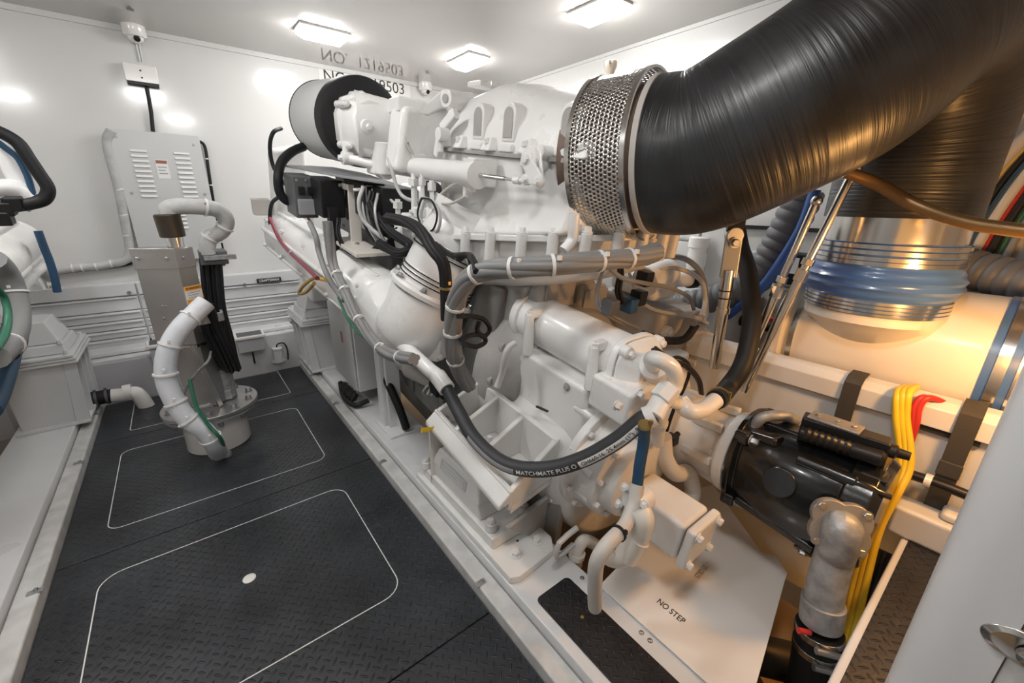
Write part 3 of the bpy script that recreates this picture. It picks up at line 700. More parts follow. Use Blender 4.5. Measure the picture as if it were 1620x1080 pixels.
# hydraulic actuator cylinder
a0 = E(626, 262, u=-.40); a1 = E(757, 277, u=-.40); r0 = E(762, 278, u=-.39); r1 = E(823, 286, u=-.375)
d = (a1 - a0).normalized()
b = MB(); b.lathe(a0, a1 - a0, [(-.02, .018), (0, .034), (.03, .036), (.04, .040), (.34, .042), ((a1 - a0).length - .05, .043), ((a1 - a0).length - .045, .047), ((a1 - a0).length, .047), ((a1 - a0).length + .008, .03)], 28); act = obj('actuator_cylinder', b, PT, eng)
b = MB(); b.box(a0.x - .02, a0.x + .05, a0.y - .22, a0.y - .08, a0.z + .02, a0.z + .065); obj('actuator_mount', b, PT, act, .012)
b = MB(); b.box(a1.x - .02, a1.x + .08, a1.y - .0, a1.y + .05, a1.z - .04, a1.z + .055); obj('actuator_bracket', b, PT, act, .006)
b = MB(); b.cyl(a1, lerp(r0, r1, .62), .008, n=12); b.cyl(lerp(r0, r1, .55), r1, .005, n=10); obj('piston_rod', b, M['steel'], eng, label='bare steel piston rod')
b = MB(); b.cyl(lerp(r0, r1, .86), r1, .012, n=12); b.cyl(r1, f_, .009, n=10); obj('rod_end', b, PT, eng)
c = E(740, 297, u=-.40)
b = MB(); b.cyl(c + V((0, 0, .04)), c + V((0, 0, -.03)), .018, n=14); b.cyl(c + V((0, 0, -.0)), c + V((0, -.04, 0)), .012, n=12); fit = obj('oil_fitting', b, PT, eng, .002)
pts = [E(738, 292, u=-.42), E(720, 291, u=-.42), E(700, 305, u=-.41), E(690, 318, u=-.41), E(712, 322, u=-.43), E(738, 310, u=-.43)]
b = MB(); b.tube(pts, .0055, 8); obj('oil_line', b, M['beigehose'], eng)
# vertical thin pipes and valve cluster under the actuator
for px, w0, w1, r in ((632, 185, 262, .010), (655, 275, 360, .014), (629, 315, 362, .012), (668, 275, 345, .009), (683, 285, 330, .010)):
    p0 = E(px, w0, u=-.43); p1 = E(px + 1, w1, u=-.43)
    b = MB(); b.tube([p0, lerp(p0, p1, .5), p1], r, 10); o = obj('fuel_pipe', b, PT, eng)
    b = MB(); b.lathe(lerp(p0, p1, .08), p1 - p0, [(0, r * 1.9), (.03, r * 1.9)], 6); obj('union_nut', b, PT, o)
    b = MB(); b.lathe(lerp(p0, p1, .9), p1 - p0, [(-.02, r * 1.7), (.01, r * 1.7)], 6); obj('union_nut', b, PT, o)
for px, py, s_ in ((650, 350, .035), (668, 358, .030), (640, 366, .028), (660, 335, .022)):
    c = E(px, py, u=-.42); b = MB(); b.box(c.x - s_, c.x + s_, c.y - s_, c.y + s_, c.z - s_, c.z + s_); o = obj('valve_block', b, PT, eng, .008)
    BOLT(o, c + V((-s_, 0, 0)), (-1, 0, 0), s_ * .45, s_ * .5, PT)
b = MB(); c = E(683, 300, u=-.38); b.cyl(c + V((0, .03, 0)), c + V((0, -.03, 0)), .035, n=20); obj('solenoid', b, M['darkgrey'], eng, .004, label='dark grey round solenoid')
# looped small wires
def wire(name, pts, r, mt, parent=None, label=None):
    b = MB(); b.tube(pts, r, 8); return obj(name, b, mt, parent, label=label)
lp = [E(672, 318, u=-.46), E(688, 322, u=-.46), E(697, 345, u=-.46), E(690, 368, u=-.46), E(676, 367, u=-.46), E(666, 345, u=-.46), E(671, 322, u=-.46), E(676, 318, u=-.46)]
wire('looped_wire', lp, .006, M['conduit'], eng); wire('looped_wire', [p + V((-.01, .01, .01)) for p in lp], .004, M['black'], eng)
wire('breather_line', [E(612, 240, v=1.1), E(618, 262, v=1.0), E(630, 300, v=.95), E(645, 315, v=.9), E(672, 318, v=.86)], .008, M['conduit'], eng)
wire('harness_wire', [E(665, 315, v=.9), E(690, 318, v=.82), E(705, 318, v=.8)], .005, PT, eng)

# ------------------------------------------------------------------ air filter and compressor
fc0 = V((-.44, 1.42, 1.195)); fc1 = V((-.455, 1.98, 1.205)); FR = .205
ax = (fc1 - fc0).normalized(); _, fu, fv = basis(ax); L_ = (fc1 - fc0).length
n_ = 320
def pleat(t, r, dr): return [fc0 + ax * t + (fu * math.cos(2 * PI * k / n_) + fv * math.sin(2 * PI * k / n_)) * (r - (dr if k % 2 else 0)) for k in range(n_)]
b = MB(); b.lathe(fc0, ax, [(0.06 + (L_ - .07) * k / 40, FR - .002 - (.010 if k % 2 else 0)) for k in range(41)], 72); fil = obj('filter_element', b, M['pleat'], eng, smooth=30, label='grey pleated air filter drum')
b = MB(); b.lathe(fc0, ax, [(-.004, .15), (-.006, FR - .02), (0, FR - .002), (.02, FR + .002), (.085, FR + .004), (.09, FR - .004)], 64); obj('filter_rim', b, M['black'], eng, label='black rubber rim of the air filter')
b = MB(); b.lathe(fc0, ax, [(L_ - .012, FR - .004), (L_ - .008, FR + .001), (L_, FR), (L_ + .004, FR - .02)], 64); obj('filter_end', b, M['black'], eng)
# compressor inlet housing in front of the filter
cc = E(566, 200, v=1.30)
def blob(v, pts, ox=0, oz=0): return [V((cc.x + ox + x, v, cc.z + oz + z)) for x, z in pts]
oct_ = [(-.13, -.06), (-.135, .06), (-.10, .135), (-.03, .165), (.05, .15), (.12, .09), (.14, -.02), (.10, -.13), (.02, -.16), (-.08, -.14)]
sc_ = lambda k: [(x * k * .84 + .05, z * k * .86 - .008) for x, z in oct_]
b = MB(); b.loft([blob(1.42, sc_(1.08)), blob(1.36, sc_(1.08)), blob(1.355, sc_(.98)), blob(1.22, sc_(.92)), blob(1.20, sc_(.82))]); ch = obj('compressor_housing', b, PT, eng, .012, seg=3)
b = MB(); b.cyl(cc + V((.0, -.10, 0)), cc + V((.0, -.135, 0)), .038, .030, 24); bs = obj('centre_boss', b, PT, ch, .004)
BOLT(bs, cc + V((0, -.135, 0)), (0, -1, 0), .014, .02, PT)
for x, z in ((-.055, .085), (.015, .132), (.13, .07), (-.055, -.085), (.08, -.115)):
    b = MB(); b.cyl((cc.x + x, 1.40, cc.z + z), (cc.x + x, 1.26, cc.z + z), .018, .014, 14); lg = obj('housing_lug', b, PT, ch, .004)
    BOLT(lg, (cc.x + x, 1.26, cc.z + z), (0, -1, 0), .008, .010, PT)
# volute running right toward the engine centre
b = MB(); vp = [cc + V((.0, .02, 0)), cc + V((.10, -.01, 0)), cc + V((.20, -.04, .0)), cc + V((.32, -.06, .01)), cc + V((.45, -.02, .03))]
b.tube(vp, .15, 28, 6, rf=lambda s_: .150 - .045 * min(1, s_ / .35)); obj('compressor_volute', b, PT, eng, smooth=60)
b = MB(); c = cc + V((.055, -.12, -.10)); b.loft([[c + V(q) for q in ((-.035, 0, -.10), (.05, 0, -.10), (.05, .10, -.10), (-.035, .10, -.10))], [c + V(q) for q in ((-.015, .0, .14), (.05, .0, .14), (.05, .10, .14), (-.015, .10, .14))]]); obj('volute_rib', b, PT, eng, .012)
b = MB(); c = E(610, 258, v=1.18); b.cyl(c + V((0, 0, .09)), c + V((0, 0, -.05)), .050, n=24); b.cyl(c + V((0, -.02, -.03)), c + V((0, .06, -.03)), .042, n=24); obj('outlet_neck', b, PT, eng, .006)
c0_ = E(548, 250, v=1.30); c1_ = E(600, 262, v=1.20)
b = MB(); b.tube([c0_, lerp(c0_, c1_, .5), c1_], .022, 14); b.cyl(c0_ + V((0, 0, .07)), c0_, .016, n=12); b.cyl(c0_ - V((.02, 0, 0)), c0_ + V((.03, 0, 0)), .030, n=12); cl = obj('lower_clamp_rod', b, PT, eng, .003)
BOLT(cl, c0_ + V((-.02, 0, 0)), (-1, 0, 0), .014, .014, PT)
# support arm above the volute ending in the eye at (712,160)
ey = E(713, 158, u=-.28)
pA = E(635, 165, v=1.0); pB = E(672, 170, v=.95)
b = MB(); b.loft([[pA + V(q) for q in ((-.03, -.03, -.03), (.02, .2, -.03), (.02, .2, .03), (-.03, -.03, .03))], [pB + V(q) for q in ((0, -.03, -.03), (.1, .2, -.03), (.1, .2, .02), (0, -.03, .02))], [ey + V(q) for q in ((-.01, .05, -.03), (.1, .2, -.03), (.1, .2, .05), (-.01, .05, .04))], [ey + V(q) for q in ((-.0, -.04, -.04), (.1, -.02, -.04), (.1, -.02, .04), (-.0, -.04, .03))]]); arm = obj('support_arm', b, PT, eng, .008)
b = MB(); b.cyl(ey + V((.06, 0, 0)), ey + V((-.035, -.02, 0)), .034, n=24); obj('eye_boss', b, PT, arm, .004)
b = MB(); b.cyl(ey + V((-.034, -.02, 0)), ey + V((-.040, -.022, 0)), .016, n=18); obj('eye_hole', b, CG, arm)
q0, q1, q2 = E(722, 178, u=-.33), E(700, 205, u=-.34), E(692, 248, u=-.34)
b = MB(); b.bar(q0, q1, .03, .045, (0, 1, 0)); b.bar(q1 + V((0, 0, .005)), q2, .03, .040, (0, 1, 0)); st = obj('curved_strut', b, PT, eng, .008)
b = MB(); b.cyl(E(697, 208, u=-.37), E(697, 240, u=-.37), .012, n=12); obj('strut_link', b, PT, st); 
b = MB(); c = E(697, 212, u=-.38); b.cyl(c + V((.03, 0, 0)), c - V((.012, 0, 0)), .024, n=18); obj('strut_boss', b, PT, st)
b = MB(); c0_ = E(668, 225, v=.93); b.loft([[c0_ + V(q) for q in ((-.12, 0, -.13), (.12, 0, -.13), (.12, .15, -.13), (-.12, .15, -.13))], [c0_ + V(q) for q in ((-.08, 0, .13), (.14, 0, .15), (.14, .15, .15), (-.08, .15, .13))]]); obj('centre_duct', b, PT, eng, .03, seg=3)
for px, py in ((640, 178), (652, 183), (638, 190)):
    c = E(px, py, v=.98); b = MB(); b.cyl(c + V((0, .03, 0)), c + V((0, -.03, 0)), .016, n=14); b.box(c.x - .012, c.x + .012, c.y - .03, c.y, c.z - .03, c.z); obj('sensor', b, CA, eng, .003)
b = MB(); c = E(648, 203, v=.97); b.box(c.x - .018, c.x + .018, c.y - .01, c.y + .01, c.z - .035, c.z + .035); obj('sensor_body', b, M['plate'], eng, .004)
for k, (a, b_) in enumerate((((645, 215), (655, 245)), ((640, 208), (650, 240)))):
    wire('sensor_wire', [E(*a, v=.95), lerp(E(*a, v=.95), E(*b_, v=.9), .5) + V((-.01, 0, 0)), E(*b_, v=.9)], .004, M['conduit'], eng)

# ------------------------------------------------------------------ control units beside the manifold
dk = [E(438, 262, w=.945), E(515, 298, w=.945), E(627, 283, w=.945), E(560, 256, w=.945)]
dk = [V((-.74, 1.95, .945)), V((-.60, 1.32, .945)), V((-.46, 1.02, .945)), V((-.40, 1.60, .945)), V((-.45, 1.95, .945))]
b = MB(); b.prism(dk, (0, 0, .012)); dd = obj('control_unit_tray', b, M['greyink'], eng, .002, label='dark blue-grey tray top over the control units')
def ecu(px0, py0, px1, py1, v, dv, mt, lb, name='control_unit'):
    a = E(px0, py0, v=v); c = E(px1, py1, v=v)
    b = MB(); b.box(a.x, c.x, v, v + dv, c.z, a.z); o = obj(name, b, mt, eng, .008, label=lb)
    return o, a, c
o, a, c = ecu(462, 278, 505, 345, 1.62, .22, M['darkgrey'], 'grey control unit with connector face')
for i in range(3):
    b = MB(); b.box(a.x + .02 + i * .045, a.x + .05 + i * .045, 1.60, 1.62, a.z - .09, a.z - .05); obj('socket', b, M['blackplastic'], o, .004)
b = MB(); b.box(a.x + .01, c.x - .02, 1.595, 1.62, c.z + .02, c.z + .10); obj('connector_row', b, M['greyink'], o, .006)
for i in range(4): BOLT(o, (a.x + .02 + i * .045, 1.62, a.z - .02), (0, -1, 0), .006, .006, M['bolt'])
o, a, c = ecu(505, 285, 548, 345, 1.45, .28, M['blackplastic'], 'large black control unit')
for i in range(2): BOLT(o, (c.x - .02, 1.45, a.z - .02 - i * .2), (0, -1, 0), .007, .006, M['bolt'])
b = MB(); b.box(a.x + .02, a.x + .07, 1.40, 1.45, c.z - .04, c.z + .06); b.tube([(a.x + .045, 1.42, c.z - .03), (a.x + .045, 1.42, c.z - .10), (a.x + .04, 1.42, c.z - .16)], .022, 12); obj('cable_boot', b, M['blackplastic'], o, .004)
o, a, c = ecu(575, 290, 612, 345, 1.22, .30, M['blackplastic'], 'black control unit behind the cream bracket post')
b = MB(); b.tube([(a.x + .01, 1.215, a.z - .01), (c.x - .01, 1.215, a.z - .01), (c.x - .01, 1.215, c.z + .01), (a.x + .01, 1.215, c.z + .01), (a.x + .01, 1.215, a.z - .01)], .004, 6, 1); obj('edge_bead', b, M['bolt'], o)
p0, p1 = E(559, 292, v=1.36), E(559, 388, v=1.36)
b = MB(); b.box(p0.x - .028, p0.x + .028, 1.36, 1.375, p1.z, p0.z); b.box(p0.x - .028, p0.x - .018, 1.36, 1.62, p0.z - .03, p0.z); obj('tray_post', b, M['duct'], eng, .003, label='cream bracket post under the tray')
c = E(590, 392, v=1.20)
b = MB(); b.box(c.x - .12, c.x + .12, 1.10, 1.50, c.z - .02, c.z); obj('tray_foot', b, M['duct'], eng, .004); BOLT(eng, E(565, 387, v=1.3), (0, 0, 1), .012, .01, M['bolt'])
b = MB(); b.tube([E(560, 300, v=1.30), E(590, 300, v=1.22), E(612, 312, v=1.12), E(622, 320, v=1.1)], .008, 8); obj('tray_rail', b, PT, eng)

b = MB(); b.box(-.49, -.30, 1.10, 1.80, .62, .925); dkb = obj('wiring_enclosure', b, M['blackplastic'], eng, .01, label='dark wiring enclosure under the tray')
for k in range(5):
    p = V((-.50, 1.12 + k * .05, .90)); b = MB(); b.tube([p, p + V((-.03, -.03, -.08)), p + V((-.02, -.06, -.17)), p + V((.02, -.10, -.26))], .007, 8); obj('ribbon_cable', b, (M['bolt'], M['black'], M['greycable'], M['conduit'], M['black'])[k], dkb)
for k in range(4):
    b = MB(); b.box(-.505, -.49, 1.12 + k * .16, 1.22 + k * .16, .70, .82); obj('relay_cover', b, (M['darkgrey'], M['greyink'])[k % 2], dkb, .005)
# accessory housing right of the cooler, its shading put into the grey body colour
c = E(1082, 540, v=.02)
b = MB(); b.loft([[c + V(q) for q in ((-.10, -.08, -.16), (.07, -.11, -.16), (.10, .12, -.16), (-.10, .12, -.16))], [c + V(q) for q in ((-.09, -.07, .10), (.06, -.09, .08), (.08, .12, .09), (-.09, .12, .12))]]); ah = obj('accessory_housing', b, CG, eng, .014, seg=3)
for x, z, r in ((.0, .03, .030), (-.05, -.05, .024), (.05, -.06, .026), (.03, .06, .018)):
    b = MB(); q = c + V((x, -.10, z)); b.cyl(q + V((0, .04, 0)), q + V((0, -.015, 0)), r, n=18); lg = obj('port_boss', b, CA, ah, .003); BOLT(lg, q + V((0, -.015, 0)), (0, -1, 0), r * .5, .010, M['bolt'])
c = E(1100, 600, v=-.06)
b = MB(); b.lathe(c + V((0, .06, 0)), (.2, -1, .1), [(0, .10), (.05, .10), (.055, .08), (.09, .07)], 36); rf_ = obj('round_cover', b, CA, eng, .004)
BOLTS(rf_, c + V((0, .01, 0)), (.2, -1, .1), .088, 6, .010, .012)
# ------------------------------------------------------------------ flywheel housing, gearbox, cooler
fc = V((.0, .40, .22))
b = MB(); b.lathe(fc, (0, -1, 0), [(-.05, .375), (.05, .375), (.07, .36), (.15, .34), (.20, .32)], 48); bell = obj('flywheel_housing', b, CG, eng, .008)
for a_ in (100, 125, 150, 175, 200, 75, 50, 25):
    t = math.radians(a_); p = fc + V((math.cos(t) * .345, -.065, math.sin(t) * .345)); b = MB(); b.cyl(p + V((0, .03, 0)), p + V((0, -.012, 0)), .026, n=16); lg = obj('bell_boss', b, CG, bell, .003); BOLT(lg, p + V((0, -.012, 0)), (0, -1, 0), .013, .008, M['bolt'])
for a_ in (95, 118, 141, 163):
    t = math.radians(a_); o_ = V((math.cos(t), 0, math.sin(t))); b = MB(); b.bar(fc + o_ * .345 + V((0, -.07, 0)), fc + o_ * .29 + V((0, -.20, 0)), .02, .03, (0, 1, 0)); obj('bell_rib', b, CG, bell, .005)
for px, py, s_ in ((880, 460, .10), (935, 470, .09)):
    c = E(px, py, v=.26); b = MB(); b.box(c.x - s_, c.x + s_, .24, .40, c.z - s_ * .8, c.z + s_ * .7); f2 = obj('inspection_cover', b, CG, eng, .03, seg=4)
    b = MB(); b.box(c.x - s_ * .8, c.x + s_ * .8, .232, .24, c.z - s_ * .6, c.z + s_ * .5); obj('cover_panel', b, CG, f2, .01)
b = MB(); b.lathe((.06, .24, .04), (0, -1, 0), [(0, .42), (.30, .415), (.38, .40), (.40, .38)], 56); gbx = obj('gearbox_case', b, PT, eng, .012)
b = MB(); b.loft([[(-.31, .23, .12), (-.31, -.14, .12), (.34, -.14, .12), (.34, .23, .12)], [(-.30, .23, .43), (-.30, -.13, .43), (.34, -.13, .43), (.34, .23, .43)]]); gt = obj('gearbox_top', b, PT, eng, .02, seg=3)
c = E(897, 612, u=-.302); BOLT(gt, c, (-1, 0, 0), .011, .008, M['castgrey'])
c = E(828, 570, v=.232); b = MB(); b.cyl((c.x + .02, .25, c.z), (c.x + .02, .20, c.z), .035, n=22); lg = obj('case_boss', b, PT, gbx, .003); BOLT(lg, (c.x + .02, .20, c.z), (0, -1, 0), .02, .008, PT)
# cast slot on the sloping case
c = E(850, 642, u=-.34); c2 = E(868, 650, u=-.335)
b = MB(); b.bar(c + V((-.004, 0, 0)), c2 + V((-.004, 0, 0)), .008, .006); obj('identification_slot', b, M['ink'], gbx, label='short black slot in the cast case')
# cooler
k0 = V((-.17, .33, .515)); k1 = V((-.17, -.17, .515)); KR = .098
b = MB(); b.lathe(k0, k1 - k0, [(-.01, KR * .9), (0, KR), ((k1 - k0).length, KR), ((k1 - k0).length + .005, KR * .98)], 48); cool = obj('oil_cooler', b, PT, eng, .004, label='white oil cooler drum')
b = MB(); b.lathe(k0, (0, 1, 0), [(-.02, KR + .012), (.015, KR + .012), (.03, KR * .8)], 40); obj('rear_collar', b, PT, cool, .003)
for px, py, px2, py2 in ((838, 497, 835, 560), (940, 548, 934, 615)):
    a = E(px, py, u=-.29); c = E(px2, py2, u=-.29); b = MB(); b.cyl(a, c, .017, .022, 18); b.bar(a, a + V((.05, 0, 0)), .03, .03); o = obj('cooler_post', b, PT, cool, .003)
    BOLT(o, a, (0, 0, 1), .011, .012, PT)
e0 = k1 + V((0, -.012, 0))
sq = lambda v, s_, r_: [V((k1.x + s_ * (math.copysign(abs(math.cos(t)) ** .55, math.cos(t))), v, k1.z + s_ * math.copysign(abs(math.sin(t)) ** .55, math.sin(t)))) for t in [2 * PI * (k + .5) / 24 for k in range(24)]]
b = MB(); b.rings([sq(-.165, .112, 0), sq(-.19, .112, 0)]); fl = obj('cooler_flange', b, PT, eng, .004)
b = MB(); b.rings([sq(-.193, .108, 0), sq(-.205, .108, 0), sq(-.235, .085, 0), sq(-.26, .065, 0)]); cap = obj('cooler_end_cap', b, PT, eng, .005)
for sx, sz in ((-1, -1), (-1, 1), (1, 1), (1, -1)):
    b = MB(); b.cyl(k1 + V((sx * .083, -.02, sz * .083)), k1 + V((sx * .083, -.05, sz * .083)), .021, n=16); lg = obj('cap_lug', b, PT, cap, .003); BOLT(lg, k1 + V((sx * .083, -.05, sz * .083)), (0, -1, 0), .012, .012, PT)
# outlet neck, elbow and T
n0 = k1 + V((.01, -.09, .02))
s1 = E(1032, 567, v=-.32); s2 = E(1062, 580, v=-.36); s3 = E(1068, 607, v=-.37); s4 = E(1054, 628, v=-.37)
b = MB(); b.lathe(n0, s1 - n0, [(-.01, .045), (.02, .045), (.022, .036), (.05, .036), (.052, .042), (.08, .042)], 24); obj('outlet_collar', b, PT, eng, .002)
b = MB(); b.tube([n0, s1, s2, s3, s4], .023, 16); obj('coolant_elbow', b, PT, eng)
t0 = E(1047, 632, v=-.37)
b = MB(); b.lathe(t0 + V((.03, 0, .03)), (-1, 0, -.7), [(0, .034), (.05, .034)], 6); b.cyl(t0, t0 + V((-.045, -.01, -.035)), .028, .030, 20); tee = obj('hose_fitting', b, PT, eng, .003)
HOSE_END = ENG @ (t0 + V((-.040, -.01, -.031)))
x0 = E(1048, 632, v=-.36); x1 = E(1078, 640, v=-.37); 
b = MB(); b.tube([x0, lerp(x0, x1, .6), x1], .018, 12); b.lathe(x1, (1, 0, 0), [(-.01, .028), (.018, .028)], 6); cr = obj('cross_fitting', b, PT, eng, .002)
u0, u1, u2, u3 = E(1078, 640, v=-.37), E(1092, 650, v=-.40), E(1112, 648, v=-.41), E(1132, 633, v=-.41)
b = MB(); b.tube([u0, u1, u2, u3], .026, 18); obj('u_elbow', b, PT, eng)
HOSE2_END = ENG @ u3
b = MB(); c0_ = E(1044, 650, v=-.36); c1_ = E(1040, 700, v=-.34); b.tube([c0_, lerp(c0_, c1_, .5), c1_], .020, 12); b.lathe(lerp(c0_, c1_, .3), c1_ - c0_, [(0, .028), (.025, .028)], 6); obj('lower_fitting', b, CA, eng, .002)
# thermostat block under the cap
b = MB(); c = E(985, 620, v=-.22); b.box(c.x - .07, c.x + .06, -.30, -.14, c.z - .07, c.z + .05); th = obj('thermostat_housing', b, PT, eng, .015)
BOLT(th, E(975, 640, v=-.30), (0, -1, 0)); BOLT(th, E(1010, 622, v=-.30), (0, -1, 0))
b = MB(); c = E(965, 655, v=-.17); b.prism([c + V(q) for q in ((-.10, 0, .02), (.06, 0, .06), (.09, 0, .0), (-.07, 0, -.06))], (0, .10, 0)); obj('cover_pad', b, PT, eng, .02, seg=3)

# front (near) gear case: big round pump flange with bolts
g0 = V((-.20, -.16, .16))
b = MB(); b.lathe(g0, (0, -1, 0), [(0, .215), (.03, .215), (.035, .185), (.12, .180), (.125, .150), (.17, .145), (.175, .125)], 48); pf = obj('pump_drive_case', b, CA, eng, .004)
BOLTS(pf, g0 + V((0, -.03, 0)), (0, -1, 0), .200, 12, .011, .014, .2)
BOLTS(pf, g0 + V((0, -.12, 0)), (0, -1, 0), .165, 10, .010, .014, .1)
for a_ in (130, 165, 200, 235):
    t = math.radians(a_); c = g0 + V((math.cos(t) * .165, 0, math.sin(t) * .165)); b = MB(); b.cyl(c + V((0, -.03, 0)), c + V((0, -.10, 0)), .022, n=14); obj('stud_boss', b, CA, pf, .003)
b = MB(); b.loft([[g0 + V(q) for q in ((-.20, .0, .10), (.0, .0, .22), (.05, .0, .12), (-.14, .0, .02))], [g0 + V(q) for q in ((-.18, -.07, .10), (-.02, -.07, .19), (.03, -.07, .12), (-.14, -.07, .03))]]); obj('case_web', b, CA, eng, .01)
# raw water pump to the lower right (1060,820)
h0 = E(1030, 800, v=-.40); 
b = MB(); b.loft([[h0 + V(q) for q in ((-.07, .06, -.07), (.07, .06, -.07), (.07, .06, .07), (-.07, .06, .07))], [h0 + V(q) for q in ((-.06, -.14, -.07), (.085, -.14, -.07), (.085, -.14, .07), (-.06, -.14, .07))]]); gp = obj('gear_pump', b, CA, eng, .016, seg=3)
b = MB(); b.loft([[h0 + V(q) for q in ((-.065, -.145, -.075), (.09, -.145, -.075), (.09, -.145, .075), (-.065, -.145, .075))], [h0 + V(q) for q in ((-.065, -.175, -.075), (.09, -.175, -.075), (.09, -.175, .075), (-.065, -.175, .075))]]); ep = obj('pump_end_plate', b, CA, gp, .01)
for sx, sz in ((-.045, -.055), (-.045, .055), (.07, -.055), (.07, .055)): BOLT(gp, h0 + V((sx, -.175, sz)), (0, -1, 0), .012, .012)
b = MB(); c = E(1010, 790, v=-.42); b.cyl(c + V((.03, 0, 0)), c + V((-.03, -.0, 0)), .040, n=20); fl = obj('pump_port_flange', b, CA, gp, .004)
BOLTS(fl, c + V((-.03, 0, 0)), (-1, 0, 0), .050, 4, .010, .012, .7)
# S shaped coolant pipe (1060,740)
s_ = [E(1048, 690, v=-.32), E(1052, 725, v=-.34), E(1068, 748, v=-.36), E(1088, 748, v=-.36), E(1096, 775, v=-.38), E(1090, 800, v=-.40)]
b = MB(); b.tube(s_, .030, 18); obj('s_pipe', b, CA, eng)
# white elbow under the pump (1000,850)
s_ = [E(1012, 805, v=-.45), E(1018, 822, v=-.47), E(1010, 850, v=-.47), E(990, 880, v=-.46), E(972, 884, v=-.44), E(958, 878, v=-.42)]
b = MB(); b.tube(s_[:4], .030, 18); b.tube(s_[2:], .024, 16); b.cyl(s_[2], s_[3], .034, n=20); obj('suction_elbow', b, M['duct'], eng)
s_ = [E(960, 876, v=-.30), E(940, 860, v=-.26), E(924, 855, v=-.25), E(914, 870, v=-.25), E(912, 892, v=-.25)]
b = MB(); b.tube(s_, .022, 14); b.cyl(s_[3] - V((0, 0, .01)), s_[3] - V((0, 0, .03)), .030, n=16); dp = obj('drain_pipe', b, M['duct'], eng)
b = MB(); c = E(893, 862, v=-.25); b.tube([c + V((.05, 0, .05)), c + V((-.03, 0, .03)), c + V((-.03, 0, -.04)), c + V((.05, 0, -.03))], .010, 8, 2); obj('pipe_bracket', b, M['greypaint'], eng)

# side skirt plate below the bracket
b = MB(); b.prism([(-.33, .60, .12), (-.33, -.12, .12), (-.33, -.13, -.30), (-.33, .60, -.42)], (.03, 0, 0)); sk = obj('gearbox_side_plate', b, CG, eng, .004)
BOLT(sk, E(873, 790, u=-.33), (-1, 0, 0), .009, .008)

# mount bracket: open topped casting with three pockets
R0, R1 = E(758, 599, w=.22), E(884, 695, w=.22)
L0, L1 = E(690, 646, w=.12), E(811, 777, w=.12)
zb = .045
def wall(p, q, th, zb_=None, zt=0):
    zb_ = zb if zb_ is None else zb_
    d = (q - p); n = V((d.y, -d.x, 0)).normalized() * th / 2
    return [V((a.x, a.y, zb_)) + s_ for a, s_ in ((p, n), (p, -n), (q, -n), (q, n))] + [V((a.x, a.y, a.z)) + s_ for a, s_ in ((p, n), (p, -n), (q, -n), (q, n))]
b = MB(); b.hexa([V((q.x, q.y, z)) for z in (zb - .03, zb) for q in (R0, L0, L1, R1)]); br = obj('mount_bracket', b, CA, eng, .006)
b = MB(); b.hexa(wall(R0, R1, .026)); obj('bracket_inner_wall', b, CA, br, .006)
b = MB(); b.hexa(wall(L0, L1, .020, .035)); obj('bracket_outer_wall', b, CA, br, .006)
for t in (.02, .30, .62, .98):
    b = MB(); b.hexa(wall(lerp(R0, R1, t), lerp(L0, L1, t), .022)); obj('bracket_web', b, CA, br, .006)
b = MB()
n_ = (L1 - L0).normalized(); o_ = V((n_.y, -n_.x, 0)); o_ = o_ if o_.x < 0 else -o_
b.hexa([L0 + V((0, 0, -.05)), L0 + o_ * .05 + V((0, 0, -.065)), L1 + o_ * .05 + V((0, 0, -.065)), L1 + V((0, 0, -.05)), L0 + V((0, 0, 0)), L0 + o_ * .05 + V((0, 0, -.045)), L1 + o_ * .05 + V((0, 0, -.045)), L1]); obj('bracket_lip', b, CA, br, .006)
for t, s2_ in ((.45, .45), (.55, .35), (.80, .22), (.12, .2)):
    p = lerp(lerp(R0, R1, t), lerp(L0, L1, t), s2_); b = MB(); b.cyl((p.x, p.y, zb), (p.x, p.y, zb + .012), .024, n=18); o = obj('stud_washer', b, CA, br); BOLT(o, (p.x, p.y, zb + .012), (0, 0, 1), .013, .03 if t == .45 else .012)
b = MB(); b.prism([V((L1.x, L1.y, -.05)), V((R1.x, R1.y, -.05)), V((R1.x, R1.y, -.28))], (0, .02, 0)); obj('bracket_gusset', b, CG, br, .003)
# ------------------------------------------------------------------ perforated heat shield (real holes) around the exhaust outlet
def perforated(c0, c1, r, rows, cols, hole=.33, depth=0):
    a = c1 - c0; ax, u, v = basis(a); b = MB()
    def pt(s_, t): return c0 + a * s_ + (u * math.cos(t) + v * math.sin(t)) * r
    cache = {}
    def vv(s_, t):
        k = (round(s_, 5), round((t % (2 * PI)), 5))
        if k not in cache: cache[k] = b.bm.verts.new(pt(s_, t))
        return cache[k]
    ds, dt = 1 / rows, 2 * PI / cols
    for i in range(rows):
        for j in range(cols):
            s0 = i * ds; t0 = (j + (.5 if i % 2 else 0)) * dt; sc, tc = s0 + ds / 2, t0 + dt / 2
            out = [(s0, t0), (s0, tc), (s0, t0 + dt), (sc, t0 + dt), (s0 + ds, t0 + dt), (s0 + ds, tc), (s0 + ds, t0), (sc, t0)]
            inn = []
            for q in out:
                an = math.atan2((q[0] - sc) / ds, (q[1] - tc) / dt); inn.append(b.bm.verts.new(pt(sc + math.sin(an) * hole * ds, tc + math.cos(an) * hole * dt)))
            O = [vv(*q) for q in out]
            for k in range(8): b.face([O[k], O[(k + 1) % 8], inn[(k + 1) % 8], inn[k]])
    return b
sh = thing('heat_shield', 'perforated stainless heat shield band around the exhaust outlet', 'heat shield')
sd = V((.27, -.96, .02)).normalized()
SC = V((1.155, 1.0, 1.428)); SR = .243; SL = .165
s0 = SC + sd * .005; s1 = s0 + sd * SL
b = perforated(s0, s1, SR, 13, 120, .36)
